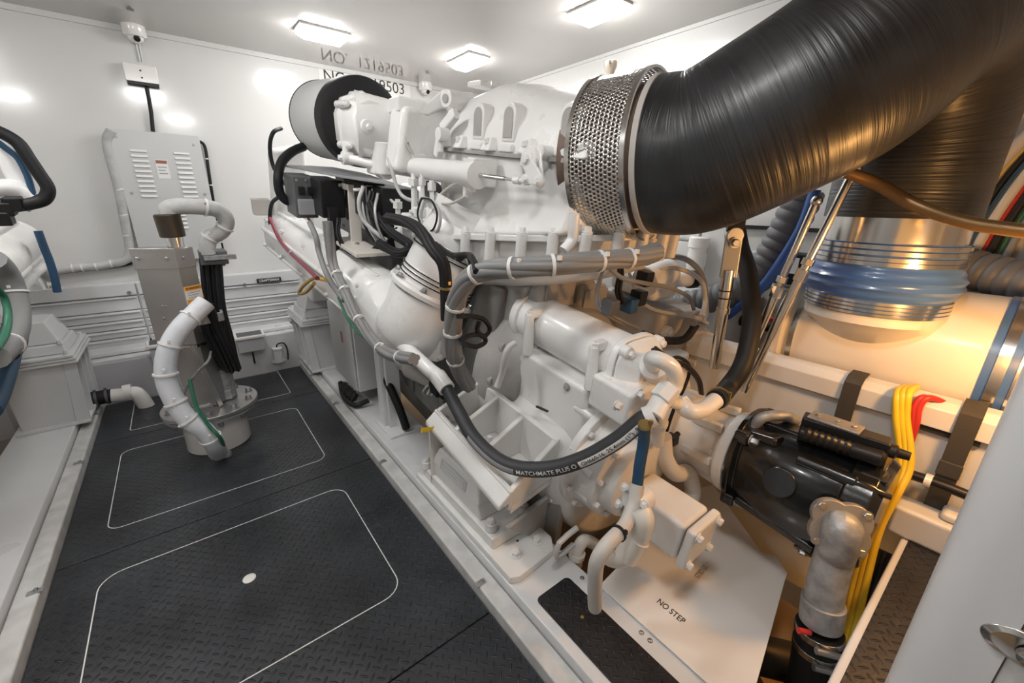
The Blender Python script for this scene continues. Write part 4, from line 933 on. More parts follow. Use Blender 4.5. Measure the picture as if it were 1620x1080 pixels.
o = obj('perforated_band', b, M['steel'], sh, smooth=60); md = o.modifiers.new('thick', 'SOLIDIFY'); md.thickness = .0015
for c in (s0, s1):
    b = MB(); b.lathe(c - sd * .006, sd, [(0, SR - .003), (0, SR + .004), (.014, SR + .004), (.014, SR - .003)], 90, closed=True, caps=False); obj('rim_strip', b, M['steel'], sh)
b = MB(); b.lathe(s0, sd, [(0.0, SR * .80), (.004, SR - .004), (.0, SR - .004)], 60, caps=False, closed=True)
obj('rear_ring', b, M['bolt'], sh)
for a_ in (35, 200, 250, 290):
    a, u, v = basis(sd); t = math.radians(a_); o_ = u * math.cos(t) + v * math.sin(t)
    b = MB(); b.bar(s1 - sd * .02 + o_ * SR * .99, s1 - sd * .035 + o_ * .226, .03, .004, sd); obj('standoff', b, M['steel'], sh)
# outlet pipe stub
b = MB(); b.lathe(s0 - sd * .06, sd, [(0, .20), (.10, .205), (.13, .212), (.22, .208), (.26, .208)], 48, caps=True); st = obj('exhaust_outlet', b, mat('brown_heat_stained_stub', (.16, .11, .085), .5, metal=.4, var=.2), None, .002)
tag(st, 'brown heat-stained exhaust outlet inside the perforated band', 'exhaust outlet')
# ------------------------------------------------------------------ near engine mount on the girder
t = thing('engine_mount', 'white rear engine mount on the girder under the open bracket', 'engine mount', (0.66, 0.86, 0.0805))
b = MB(); b.prism([(.0, -.03, 0), (.0, .68, 0), (.235, .68, 0), (.235, .02, 0), (.20, -.03, 0), (.03, -.045, 0)], (0, 0, .028)); obj('foot_plate', b, CA, t, .004)
b = MB(); b.box(.02, .225, .10, .65, .0285, .075); obj('base', b, CA, t, .006)
b = MB(); b.hexa([V(q) for q in ((.035, .20, .0755), (.205, .20, .0755), (.205, .60, .0755), (.035, .60, .0755), (.035, .22, .135), (.205, .22, .135), (.205, .58, .135), (.035, .58, .135))]); obj('lower_housing', b, CA, t, .008)
b = MB(); b.hexa([V(q) for q in ((.030, .21, .1355), (.205, .21, .1355), (.205, .58, .1355), (.030, .58, .1355), (.05, .235, .215), (.19, .235, .215), (.19, .54, .215), (.05, .54, .215))]); hs = obj('rubber_housing', b, CA, t, .010, seg=3)
b = MB(); b.lathe((.12, .42, .2155), (0, 0, 1), [(0, .06), (.004, .06), (.006, .048), (.010, .046)], 30); obj('cap_ring', b, CA, hs, .001)
b = MB(); b.hexa([V(q) for q in ((.0305, .30, .145), (.034, .30, .145), (.034, .50, .145), (.0305, .50, .145), (.040, .30, .19), (.044, .30, .19), (.044, .50, .19), (.040, .50, .19))]); obj('cast_nameplate', b, M['greypaint'], hs, .001)
for k in range(3):
    b = MB(); z = .152 + k * .013; x_ = .031 + (z - .145) * .21; b.box(x_ - .0022, x_, .32, .48, z, z + .004); obj('cast_letters', b, CA, hs)
for x, y in ((.075, .035), (.175, .035)): BOLT(t, (x, y, .028), (0, 0, 1), .017, .016)
for x, y in ((.045, .145), (.20, .145), (.03, .63), (.20, .62)):
    b = MB(); b.cyl((x, y, .076), (x, y, .10), .024, .020, 16); o = obj('stud_boss', b, CA, t, .003); BOLT(o, (x, y, .10), (0, 0, 1), .015, .018)
b = MB(); b.cyl((.12, .08, .028), (.12, .08, .0285), .005); obj('dowel_hole', b, M['ink'], t)
# yellow handled valve on a cream plate behind the bracket
c = P(700, 690, x=.74)
t = thing('drain_valve', 'yellow lever drain valve on a cream plate beside the open bracket', 'valve', (c.x, c.y, 0.08))
b = MB(); b.box(-.06, .05, .0, .012, 0.001, c.z - .08 + .10); obj('plate', b, M['duct'], t, .003)
h = P(700, 664, x=.74) - V((c.x, c.y, .08)); h.y = 0
b = MB(); b.cyl(h, h + V((0, -.05, 0)), .017, n=16); b.box(h.x - .02, h.x + .02, -.035, -.015, h.z - .02, h.z + .02); obj('valve_body', b, M['bolt'], t, .003)
b = MB(); b.bar(h + V((0, -.05, 0)), h + V((-.085, -.055, .008)), .008, .016); b.bar(h + V((-.085, -.055, .008)), h + V((-.125, -.06, .018)), .008, .020); obj('yellow_lever', b, mat('yellow_lever_paint', (.75, .50, .03), .35), t, .003, label='yellow lever')

# white battery box and the post in front of it
t = thing('battery_box', 'tall grey-white electrical box on the girder between pedestal and post', 'box', (0.70, 2.40, 0.12))
b = MB(); b.box(0, .16, 0, .46, .05, .56); obj('box_body', b, M['gel'], t, .008)
b = MB(); b.box(-.012, -.001, .01, .45, .06, .55); d = obj('lid', b, mat('box_lid_grey', (.55, .55, .54), .35), t, .004)
b = MB(); b.box(-.0135, -.012, .18, .215, .33, .40); obj('red_print', b, mat('faded_red_print', (.35, .12, .12), .6), d, label='small faded red print')
for k in range(5):
    b = MB(); b.cyl((-.01, .04 + k * .05, .035), (-.035, .04 + k * .05, .0), .018, .020, 14); b.cyl((-.035, .04 + k * .05, .0), (-.05, .04 + k * .05, -.02), .012, n=10); obj('cable_gland', b, M['blackplastic'], t)
b = MB(); b.tube([(-.03, .30, .02), (-.05, .2, -.02), (-.055, .05, -.02), (-.03, -.02, -.015), (.04, -.03, .0)], .016, 10); obj('black_cable', b, M['black'], t)
t = thing('support_post', 'white angle support post with flared foot in front of the grey electrical box', 'post', (0.735, 2.02, 0.0805))
b = MB(); b.box(0, .012, 0, .10, .012, .62); b.box(0, .075, 0, .012, .012, .62); b.box(-.02, .0, .03, .1, .012, .60); obj('angle_post', b, M['gel'], t, .003)
b = MB(); b.box(-.04, .13, -.10, .14, 0, .012); obj('foot_plate', b, M['gel'], t, .003)
b = MB(); b.prism([(.04, 0, .012), (.04, -.09, .012), (.04, 0, .10)], (.012, 0, 0)); obj('foot_gusset', b, M['gel'], t, .001)
b = MB(); b.box(-.03, .13, -.03, .13, .62, .635); obj('head_plate', b, M['gel'], t, .003)
# starter motor / filter drum in the shadow behind
c = W(-.48, .62, .02)
b = MB(); b.cyl(W(-.30, .55, .08), W(-.42, .95, .06), .075, n=28); b.cyl(W(-.42, .95, .06), W(-.45, 1.02, .06), .05, n=20); t = tag(obj('starter_motor', b, CG, None, .01), 'grey round starter motor in the shadow behind the yellow-handled valve', 'motor')
b = MB(); b.tube([W(-.44, .60, .16), W(-.50, .62, .12), W(-.50, .66, .06), W(-.45, .68, .02), W(-.42, .66, .08), W(-.46, .62, .14), W(-.52, .58, .10)], .005, 8); obj('coiled_wire', b, M['beigehose'], t)
# hoses in the dark gap
b = MB(); b.tube([W(-.47, 1.3, .10), W(-.52, 1.1, -.02), W(-.50, .95, -.18), W(-.48, .9, -.30)], .022, 12); t = tag(obj('dark_hose', b, M['black']), 'dark hose hanging in the gap right of the support post', 'hose')

# ------------------------------------------------------------------ wiring looms
def loom(name, pts, r, mt, lb, cat='cable', ties=(), tm=None, group=None, strands=0):
    b = MB()
    if strands:
        c = catmull(pts, 8); T, N = frames(c); L = 0; R0 = r * .52
        for k in range(strands):
            a = []
            for i, p in enumerate(c):
                if i and k == 0: pass
                ph = 2 * PI * k / strands + i * .06
                a.append(p + (N[i] * math.cos(ph) + T[i].cross(N[i]) * math.sin(ph)) * R0)
            b.tube(a, r * .56, 10, raw=True)
    else: b.tube(pts, r, 12)
    o = tag(obj(name, b, mt, None), lb, cat, group)
    c = catmull(pts, 8)
    for t in ties:
        i = int(t * (len(c) - 2)); d = (c[i + 1] - c[i]).normalized() * .0045
        b = MB(); b.cyl(c[i] - d, c[i] + d, r * 1.14, n=16); b.box(c[i].x - .005, c[i].x + .005, c[i].y - .005 - r, c[i].y - r + .004, c[i].z + r * .6, c[i].z + r * .6 + .012); obj('cable_tie', b, tm or M['label'], o)
    return o
EW = lambda px, py, **k: ENG @ E(px, py, **k)
loom('grey_loom', [EW(518, 350, u=-.74), EW(522, 385, u=-.74), EW(528, 420, u=-.74), EW(545, 458, u=-.74), EW(565, 500, u=-.74), EW(590, 538, u=-.74), EW(615, 560, u=-.74), EW(655, 568, u=-.74)], .021, M['greycable'], 'grey cable loom hanging over the white manifold from the black control units', ties=(.35, .45, .6, .8, .95), strands=4)
loom('green_wire', [EW(535, 470, u=-.75), EW(548, 500, u=-.75), EW(562, 520, u=-.75), EW(590, 545, u=-.75), EW(612, 560, u=-.75), EW(632, 566, u=-.75)], .006, M['green'], 'green wire strapped under the grey loom')
loom('grey_cable', [EW(490, 352, u=-.75), EW(500, 375, u=-.75), EW(505, 400, u=-.75), EW(520, 440, u=-.75), EW(545, 475, u=-.75)], .013, M['greycable'], 'slimmer grey cable dropping left of the grey loom')
loom('red_wire', [EW(427, 345, u=-.80), EW(440, 375, u=-.80), EW(455, 395, u=-.80), EW(478, 417, u=-.80), EW(502, 440, u=-.80)], .010, mat('dark_red_wire', (.22, .03, .05), .4), 'dark red wire sagging along the far end of the manifold', ties=(.6,))
loom('red_wire', [EW(487, 345, v=1.64), EW(492, 352, v=1.62), EW(500, 372, v=1.55), EW(505, 392, v=1.45)], .006, mat('crimson_wire', (.35, .04, .08), .4), 'short crimson wire below the grey control unit')
loom('yellow_wire', [EW(515, 443, u=-.78), EW(497, 440, u=-.78), EW(480, 452, u=-.78), EW(473, 464, u=-.78), EW(484, 462, u=-.78), EW(497, 448, u=-.78)], .009, mat('ochre_wire', (.50, .30, .06), .45), 'ochre yellow wire loop above the right far pedestal')
loom('black_cable', [EW(445, 203, v=2.15), EW(432, 210, v=2.1), EW(427, 232, v=2.1), EW(432, 262, v=2.1), EW(446, 285, v=2.05), EW(460, 300, v=2.0)], .011, M['black'], 'thin black cable looping down beside the pleated air filter', ties=())
loom('black_hose', [EW(480, 232, v=1.95), EW(462, 240, v=1.9), EW(446, 256, v=1.85), EW(440, 280, v=1.8), EW(443, 305, v=1.8), EW(455, 318, v=1.8), EW(475, 320, v=1.8)], .024, M['black'], 'thick black hose curving round the control units under the air filter', 'hose')
loom('black_cable', [EW(440, 312, v=2.2), EW(430, 322, v=2.2), EW(427, 345, v=2.2), EW(430, 370, v=2.2), EW(434, 392, v=2.2)], .011, M['black'], 'black cable end hanging at the far left tip of the manifold')
loom('black_loom', [EW(535, 345, v=1.4), EW(535, 370, v=1.36), EW(545, 392, v=1.32), EW(565, 402, v=1.26), EW(590, 395, v=1.2), EW(612, 375, v=1.1), EW(640, 355, v=1.0)], .012, M['black'], 'black wire bundle drooping below the cream bracket post', ties=(), strands=3)
loom('black_loom', [EW(612, 345, v=.85), EW(640, 350, v=.75), EW(665, 365, v=.60), EW(685, 395, v=.48), EW(702, 420, v=.43), EW(706, 460, v=.42), EW(706, 505, v=.42)], .022, M['black'], 'black wire loom running down across the ribbed white sleeve', ties=(.85,), tm=M['brassclamp'], strands=5)
loom('black_loom', [EW(585, 320, v=1.15), EW(598, 345, v=1.1), EW(620, 368, v=1.02), EW(650, 390, v=.85), EW(630, 400, v=.9), EW(600, 385, v=1.05)], .02, M['black'], 'tangled black wiring behind the cream bracket post', strands=4)
loom('grey_cable', [EW(575, 295, v=1.20), EW(568, 320, v=1.18), EW(575, 348, v=1.16), EW(600, 372, v=1.08), EW(612, 380, v=1.05)], .010, M['conduit'], 'pale grey cable arc beside the black control unit')
loom('black_loom', [EW(672, 362, v=.82), EW(690, 385, v=.62), EW(712, 402, v=.48), EW(740, 405, v=.3), EW(750, 425, v=.2)], .011, M['black'], 'black wires running from the sleeve to the big grey harness', strands=3)
loom('grey_harness', [EW(1040, 398, v=-.16), EW(1005, 407, v=-.15), EW(955, 412, v=-.13), EW(890, 418, v=-.10), EW(825, 423, v=-.04), EW(775, 427, v=.04), EW(742, 440, v=.10), EW(724, 470, v=.14), EW(717, 510, v=.17), EW(717, 550, v=.19), EW(726, 585, v=.22), EW(742, 610, v=.25)], .027, M['greycable'], 'thick grey cable harness arching over the flywheel housing', ties=(.12, .2, .3, .4, .52, .68, .78, .88), tm=M['label'], strands=6)
for k in range(3):
    loom('black_cable', [EW(720 + k * 4, 405 + k * 3, v=.30), EW(738 + k * 2, 402, v=.2), EW(748 + k * 2, 415, v=.1), EW(752 + k * 2, 430, v=.05)], .007, M['black'], ('uppermost', 'middle', 'lowest')[k] + ' of three short black wires tied to the housing flange')
loom('black_loop', [EW(725, 500, v=.12), EW(745, 500, v=.14), EW(765, 505, v=.14), EW(775, 520, v=.14), EW(765, 532, v=.14), EW(755, 522, v=.14), EW(758, 508, v=.14)], .008, M['black'], 'upper of two black cable loops on the flywheel housing')
loom('black_loop', [EW(728, 538, v=.12), EW(745, 530, v=.14), EW(762, 530, v=.14), EW(768, 540, v=.14), EW(755, 548, v=.14), EW(738, 545, v=.14), EW(728, 540, v=.12)], .008, M['black'], 'lower of two black cable loops on the flywheel housing')
loom('grey_pipe', [EW(815, 542, v=.18), EW(805, 550, v=.18), EW(799, 565, v=.18), EW(794, 590, v=.18), EW(786, 612, v=.18)], .012, M['gel'], 'bent white pipe between the cooler and the open bracket', 'pipe')

# ------------------------------------------------------------------ printed hose from the manifold to the cooler outlet
hp = [EW(630, 540, v=.72), EW(655, 562, v=.58), EW(680, 585, v=.47), EW(700, 603, v=.40), EW(724, 648, v=.26), EW(752, 695, v=.12), EW(800, 734, v=-.04), EW(860, 742, v=-.16), EW(920, 727, v=-.25), EW(975, 697, v=-.32), EW(1015, 665, v=-.36), HOSE_END]
hose_c = catmull(hp, 12); HR = .0255
i0 = 37
b = MB(); b.tube(hose_c[i0:], HR, 20, raw=True)
mh = tag(obj('coolant_hose', b, mat('matt_black_hose', (.035, .036, .04), .55)), 'black printed hose curving from the manifold to the cooler outlet', 'hose')
b = MB(); b.tube(hose_c[:i0 + 2], .030, 18, raw=True); b.cyl(hose_c[i0 - 6], hose_c[i0 + 3], .034, n=20); obj('hose_ferrule', b, PT, mh, label='white painted hose end')
b = MB(); b.cyl(hose_c[-10], hose_c[-1], .031, n=20); obj('hose_ferrule', b, PT, mh, label='white painted crimp collar')
def toPx(p):
    r = p - CAM; z = -r.dot(BACK); return 810 + r.dot(RIGHT) / z * FPX, 540 - r.dot(UP) / z * FPX
HT, HN = frames(hose_c)
LS = [0.0]
for i in range(1, len(hose_c)): LS.append(LS[-1] + (hose_c[i] - hose_c[i - 1]).length)
HPX = [toPx(p) for p in hose_c]
def s_at_px(x):
    for i in range(30, len(HPX) - 1):
        if HPX[i][0] <= x <= HPX[i + 1][0]: return LS[i] + (x - HPX[i][0]) / (HPX[i + 1][0] - HPX[i][0]) * (LS[i + 1] - LS[i])
    return LS[-1]
def hose_pt(s, y, rr):
    s = max(0, min(LS[-1] - 1e-5, s)); i = max(k for k in range(len(LS)) if LS[k] <= s); i = min(i, len(LS) - 2)
    t = (s - LS[i]) / (LS[i + 1] - LS[i]); p = lerp(hose_c[i], hose_c[i + 1], t); T = lerp(HT[i], HT[i + 1], t).normalized()
    c = V((-.75, -.55, .35)); c = (c - T * c.dot(T)).normalized(); n = T.cross(c); n = n if n.z > 0 else -n
    a = y / rr
    return p + (c * math.cos(a) + n * math.sin(a)) * rr
def hose_band(name, xa, xb, y0, y1, mt, lb=None):
    sa, sb = s_at_px(xa), s_at_px(xb); b = MB(); G = []
    for i in range(31): G.append([b.bm.verts.new(hose_pt(lerp(sa, sb, i / 30), lerp(y0, y1, j / 6), HR + .0006)) for j in range(7)])
    for i in range(30):
        for j in range(6): b.face([G[i][j], G[i + 1][j], G[i + 1][j + 1], G[i][j + 1]])
    return obj(name, b, mt, mh, label=lb)
def hose_text(name, body, xa, xb, y, size, mt):
    me = text_mesh(body, size, 0.0, 'LEFT', .0002); me.name = name; me.materials.clear(); me.materials.append(mt)
    bm = bmesh.new(); bm.from_mesh(me); bmesh.ops.subdivide_edges(bm, edges=bm.edges, cuts=1); bm.to_mesh(me); bm.free()
    xs = [v.co.x for v in me.vertices]; w_ = max(xs) - min(xs); sa, sb = s_at_px(xa), s_at_px(xb)
    for v in me.vertices: v.co = hose_pt(sa + (v.co.x - min(xs)) / w_ * (sb - sa), y + v.co.y, HR + .0012)
    o = bpy.data.objects.new(name, me); COL.objects.link(o); o.parent = mh; return o
hose_band('printed_band', 918, 1036, -.020, .002, M['label'], 'white printed band on the hose')
hose_text('band_print', 'GH660-16  25.4mm (1")  90 BAR', 922, 1034, -.009, .018, M['ink'])
hose_text('hose_print', 'MATCHMATE PLUS O', 822, 914, -.008, .020, M['label'])
hose_band('faded_band', 748, 818, -.018, .0, M['greyink'], 'faded grey printed band on the hose')

# ------------------------------------------------------------------ blue and beige hoses under the outlet
t = loom('blue_hose', [EW(1020, 672, v=-.39), EW(1018, 700, v=-.39), EW(1012, 735, v=-.40), EW(1008, 768, v=-.41)], .016, M['bluehose'], 'short dark blue hose hanging below the cooler outlet', 'hose', ties=(.04,), tm=M['brassclamp'])
loom('beige_hose', [EW(1008, 766, v=-.41), EW(1002, 800, v=-.43), EW(988, 832, v=-.45), EW(960, 862, v=-.46), EW(944, 890, v=-.46), EW(941, 925, v=-.46), EW(941, 960, v=-.46)], .0205, M['beigehose'], 'beige hose sweeping down past the white pump elbow', 'hose', ties=(.42,), tm=M['black'])
# big black hose from the u elbow up under the exhaust
t = loom('black_hose', [HOSE2_END, P(1150, 615, x=1.42), P(1174, 580, x=1.48), P(1187, 530, x=1.54), P(1189, 480, x=1.60), P(1183, 430, x=1.66), P(1172, 395, x=1.70), P(1166, 365, x=1.71)], .032, M['black'], 'thick black hose rising from the white u-elbow to below the exhaust hose', 'hose', ties=(.04,), tm=M['brassclamp'])

# ------------------------------------------------------------------ valve and sensor block right of the cooler
t = thing('valve_block', 'white solenoid valve block with wires, right of the cooler drum', 'valve block', W(.42, .12, .44)); t.rotation_euler = (TILT, 0, 0); t.scale = (1.3, 1.3, 1.3)
o_ = V((.42, .12, .44))
EB = lambda px, py, u=None, v=None: (E(px, py, u=u, v=v) - o_) / 1.3
b = MB(); b.loft([[(-.14, -.10, -.10), (.14, -.12, -.10), (.14, .16, -.10), (-.14, .16, -.10)], [(-.13, -.10, .10), (.13, -.12, .08), (.13, .16, .10), (-.13, .16, .12)]]); vb = obj('block_body', b, CG, t, .02, seg=3)
b = MB(); b.box(-.12, .02, -.05, .14, .12, .19); obj('upper_block', b, CA, t, .02, seg=3)
b = MB(); b.cyl((-.14, -.02, .19), (-.02, -.02, .21), .045, n=24); b.cyl((-.15, -.02, .188), (-.14, -.02, .19), .05, n=24); obj('solenoid_can', b, CA, t, .003)
b = MB(); b.cyl((.02, .05, .16), (.20, .02, .15), .028, n=18); obj('spool_end', b, PT, t, .003)
b = MB(); b.cyl((.20, .02, .15), (.235, .015, .148), .034, n=18); obj('black_cap', b, M['blackplastic'], t, .003)
for x, y, z, r in ((.06, -.12, -.03, .030), (-.06, -.11, -.06, .026), (.11, -.10, .05, .022), (-.10, -.10, .04, .02)):
    b = MB(); b.cyl((x, y + .02, z), (x, y - .02, z), r, n=18); o = obj('port_plug', b, CA, t, .003); BOLT(o, (x, y - .02, z), (0, -1, 0), r * .55, .010)
for k, pts in enumerate((([(-.16, .0, .20), (-.08, -.06, .24), (.04, -.10, .20), (.12, -.10, .12), (.05, -.14, .08)]), ([(-.06, .05, .22), (.05, .0, .25), (.15, -.04, .20), (.19, -.07, .10), (.08, -.14, .05), (-.02, -.15, .07)]), ([(-.15, .06, .22), (-.16, -.05, .12), (-.05, -.15, .10), (.06, -.16, .06)]))):
    b = MB(); b.tube(pts, (.008, .010, .006)[k], 8); obj('wire', b, (M['beigehose'], M['greycable'], M['conduit'])[k], t)
b = MB(); b.tube([(-.22, -.10, .05), (-.15, -.14, .03), (-.05, -.15, .02), (.0, -.15, .06)], .013, 10); obj('wire_bundle', b, M['black'], t)
for px, py, lb, mt in ((1010, 470, 'black connector plug', M['blackplastic']), (996, 482, 'dark blue connector plug', M['bluehose']), (965, 485, 'grey blue connector plug', M['darkgrey']), (1020, 440, 'black cable clamp', M['blackplastic'])):
    c = EB(px, py, v=.0); b = MB(); b.box(c.x - .018, c.x + .018, c.y - .02, c.y + .02, c.z - .022, c.z + .022); obj('connector', b, mt, t, .005, label=lb)
loom('black_loom', [EW(958, 415, v=-.02), EW(950, 440, v=.02), EW(945, 465, v=.04), EW(952, 490, v=.02), EW(985, 510, v=-.02), EW(1010, 520, v=-.06)], .010, M['greycable'], 'dark cable hanging from the grey harness behind the cooler', strands=2)
loom('black_loom', [EW(975, 405, v=.0), EW(982, 430, v=.0), EW(978, 460, v=.0), EW(985, 480, v=.0)], .012, M['black'], 'black twin cables dropping from the harness end', strands=2)
loom('bronze_pipe', [EW(962, 422, v=-.03), EW(985, 440, v=-.04), EW(1020, 448, v=-.05), EW(1060, 455, v=-.05), EW(1090, 470, v=-.06), EW(1098, 490, v=-.08)], .008, M['greycable'], 'thin grey pipe arching above the valve block', 'pipe')
loom('black_cable', [EW(1035, 552, v=-.28), EW(1060, 570, v=-.30), EW(1085, 578, v=-.30), EW(1105, 600, v=-.28), EW(1110, 622, v=-.27)], .010, M['black'], 'black cables curving between the cooler cap and the u-elbow', strands=3)
loom('black_cable', [EW(1052, 575, v=-.27), EW(1072, 565, v=-.27), EW(1090, 578, v=-.27), EW(1086, 605, v=-.27), EW(1065, 650, v=-.30), EW(1052, 690, v=-.30)], .006, M['black'], 'thin black wire dropping past the white cross fitting')
b = MB(); c = EW(1062, 695, v=-.30); b.box(c.x - .02, c.x + .02, c.y - .02, c.y + .02, c.z - .018, c.z + .018); b.cyl(c, c + V((.045, 0, .01)), .010); tag(obj('sensor_plug', b, M['blackplastic'], None, .004), 'small black sensor plug below the cross fitting', 'sensor')
# ------------------------------------------------------------------ exhaust hose
OX, OY = 1.895, .345
zc = lambda py: P(1410, py, x=1.78).z
hz = zc(345)
ep = [SC + sd * .20, SC + sd * .30, V((1.285, .60, 1.49)), V((1.385, .45, 1.60)), V((1.52, .37, 1.73)), V((1.67, .34, 1.77)), V((1.785, .335, 1.71)), V((1.865, .34, 1.57)), V((OX, OY, 1.42)), V((OX, OY, hz))]
b = MB(); b.tube(ep, .222, 72, 10, rf=lambda s_: .222 - .024 * max(0, min(1, (s_ - .55) / .5))); ex = obj('exhaust_hose', b, M['wound'], smooth=60)
tag(ex, 'huge black wound exhaust hose bending over the engine down to the steel collar', 'hose')
b = MB(); b.lathe(SC + sd * .185, sd, [(0, .215), (.0, .226), (.016, .226), (.016, .222)], 60, closed=True, caps=False); obj('hose_lip', b, M['beigehose'], ex, label='pale lip at the hose mouth')
# collar, clamps, hump hose, tee
A = V((OX, OY, 0))
b = MB(); b.lathe(V((OX, OY, zc(420))), (0, 0, 1), [(0, .186), (hz + .02 - zc(420), .188)], 64); cl = tag(obj('steel_collar', b, M['steelbox'] if False else M['steel']), 'wide polished steel collar below the black exhaust hose', 'pipe collar')
z0, z1, z2, z3 = zc(500), zc(474), zc(422), zc(384)
prof = [(0, .194), (z1 - z0, .196)]
for k in range(17):
    t = k / 16; prof.append(((z1 - z0) + (z2 - z1) * t, .197 + .022 * math.sin(PI * t) * (1 - .35 * math.cos(4 * PI * t) ** 2)))
prof += [(z3 - z0, .194)]
b = MB(); b.lathe((OX, OY, z0), (0, 0, 1), prof, 72); hh_ = obj('hump_hose', b, M['silicone'], smooth=60); tag(hh_, 'blue silicone hump hose sleeve clamped around the vertical exhaust pipe', 'hose sleeve')
for z in (lerp(z0, z1, .14), lerp(z0, z1, .38), lerp(z0, z1, .62), lerp(z0, z1, .86), lerp(z2, z3, .16), lerp(z2, z3, .36), lerp(z2, z3, .62), lerp(z2, z3, .86)):
    b = MB(); hh = abs(z1 - z0) * .085 if z < z1 else abs(z3 - z2) * .085
    b.lathe((OX, OY, z - hh), (0, 0, 1), [(0, .196), (0, .2005), (2 * hh, .2005), (2 * hh, .196)], 72, closed=True, caps=False); obj('band_clamp', b, M['steel'], hh_)
TZ = .80; TR = .232; TX = 2.05
b = MB(); b.lathe((TX, .58, TZ), (0, -1, 0), [(0, TR), (.88, TR)], 72)
b.rings([[V((lerp(TX, OX, q) + r_ * math.cos(2 * PI * k / 64), OY + r_ * math.sin(2 * PI * k / 64), z_)) for k in range(64)] for z_, r_, q in ((TZ + .02, .205, 0), (lerp(TZ, z0, .62), .205, .45), (z0 - .03, .191, 1), (z0 + .03, .188, 1))])
tee_ = tag(obj('exhaust_tee', b, M['duct'], None, smooth=50), 'large cream exhaust tee pipe lying behind the white beam', 'pipe')
b = MB(); b.lathe((TX, .595, TZ), (0, -1, 0), [(0, .262), (.025, .26), (.03, TR + .002), (-.03, .20)], 64); obj('end_flange', b, M['plate'], tee_, .003)
b = MB(); b.lathe((TX, .55, TZ), (0, -1, 0), [(0, TR), (0, TR + .006), (.018, TR + .006), (.018, TR)], 64, closed=True, caps=False); obj('v_band_clamp', b, M['steel'], tee_)
b = MB(); b.lathe((TX, .035, TZ), (0, -1, 0), [(0, TR + .004), (.20, TR + .004)], 72, caps=True); tl = tag(obj('hose_sleeve', b, M['silicone']), 'blue striped hose sleeve with steel clamps on the near end of the tee', 'hose sleeve')
for k in range(4):
    b = MB(); y = .015 - k * .045; b.lathe((TX, y, TZ), (0, -1, 0), [(0, TR + .003), (0, TR + .010), (.026, TR + .010), (.026, TR + .003)], 72, closed=True, caps=False); obj('band_clamp', b, M['steel'], tl)
# hanger rod (bronze) across in front of the collar
b = MB(); b.tube([P(1338, 272, x=1.56), P(1385, 290, x=1.60), P(1450, 325, x=1.60), P(1530, 352, x=1.58), P(1640, 368, x=1.56)], .0165, 16)
tag(obj('curved_rod', b, M['hosetan']), 'curved bronze pipe crossing in front of the steel collar to the right edge', 'pipe')
# telescopic struts
def strut(p0, p1, r, lb, k=.5, grp='steel struts below the exhaust hose'):
    t = thing('support_strut', lb, 'strut', p1, group=grp)
    d = p0 - p1; n = d.normalized(); L = d.length
    b = MB(); b.cyl((0, 0, 0), n * L * k, r, n=16); obj('outer_tube', b, M['steel'], t)
    b = MB(); b.cyl(n * L * k, n * L, r * .82, n=16); obj('inner_tube', b, M['steel'], t)
    b = MB(); b.lathe(n * (L * k - .02), n, [(0, r * 1.35), (.04, r * 1.35)], 8); b.lathe(n * (L * k + .035), n, [(0, r * 1.25), (.022, r * 1.25)], 6); obj('lock_nut', b, M['steel'], t, .001)
    b = MB(); b.sphere(n * L, r * 1.25, 12); obj('ball_end', b, M['steel'], t)
    return t
strut(P(1292, 318, x=1.66), P(1162, 612, x=1.62), .0145, 'left of the two slanting stainless struts', .56)
strut(P(1352, 268, x=1.66), P(1176, 618, x=1.60), .0155, 'right of the two slanting stainless struts', .58)
s0_, s1_ = P(1162, 368, x=1.56), P(1133, 566, x=1.56)
t = thing('support_strut', 'upright stainless strut with a flattened bolted top under the exhaust hose', 'strut', s1_)
d = s0_ - s1_; n = d.normalized()
b = MB(); b.cyl((0, 0, -.04), d * .72, .019, .021, 18); b.cyl(d * .38, d * .42, .024, n=18); obj('tube', b, M['steel'], t)
b = MB(); b.bar(d * .66, d * 1.0, .014, .058, (.6, -.8, 0)); b.cyl(d * .98 + V((-.01, -.01, 0)), d * .98 + V((.01, .01, 0)), .030, n=20); obj('flat_end', b, M['bolt'], t, .004)
BOLT(t, d * .93 + V((-.012, -.012, 0)), (-.7, -.7, 0), .014, .012, M['bolt'])
b = MB(); b.bar(d * .97, d * 1.0 + V((0, 0, .07)), .02, .055, (.6, -.8, 0)); obj('hanger_tab', b, M['black'], t)
for f_ in (.50, .56):
    b = MB(); p = d * f_; b.cyl(p - n * .002, p + n * .002, .0245, n=16); obj('black_tie', b, M['black'], t)

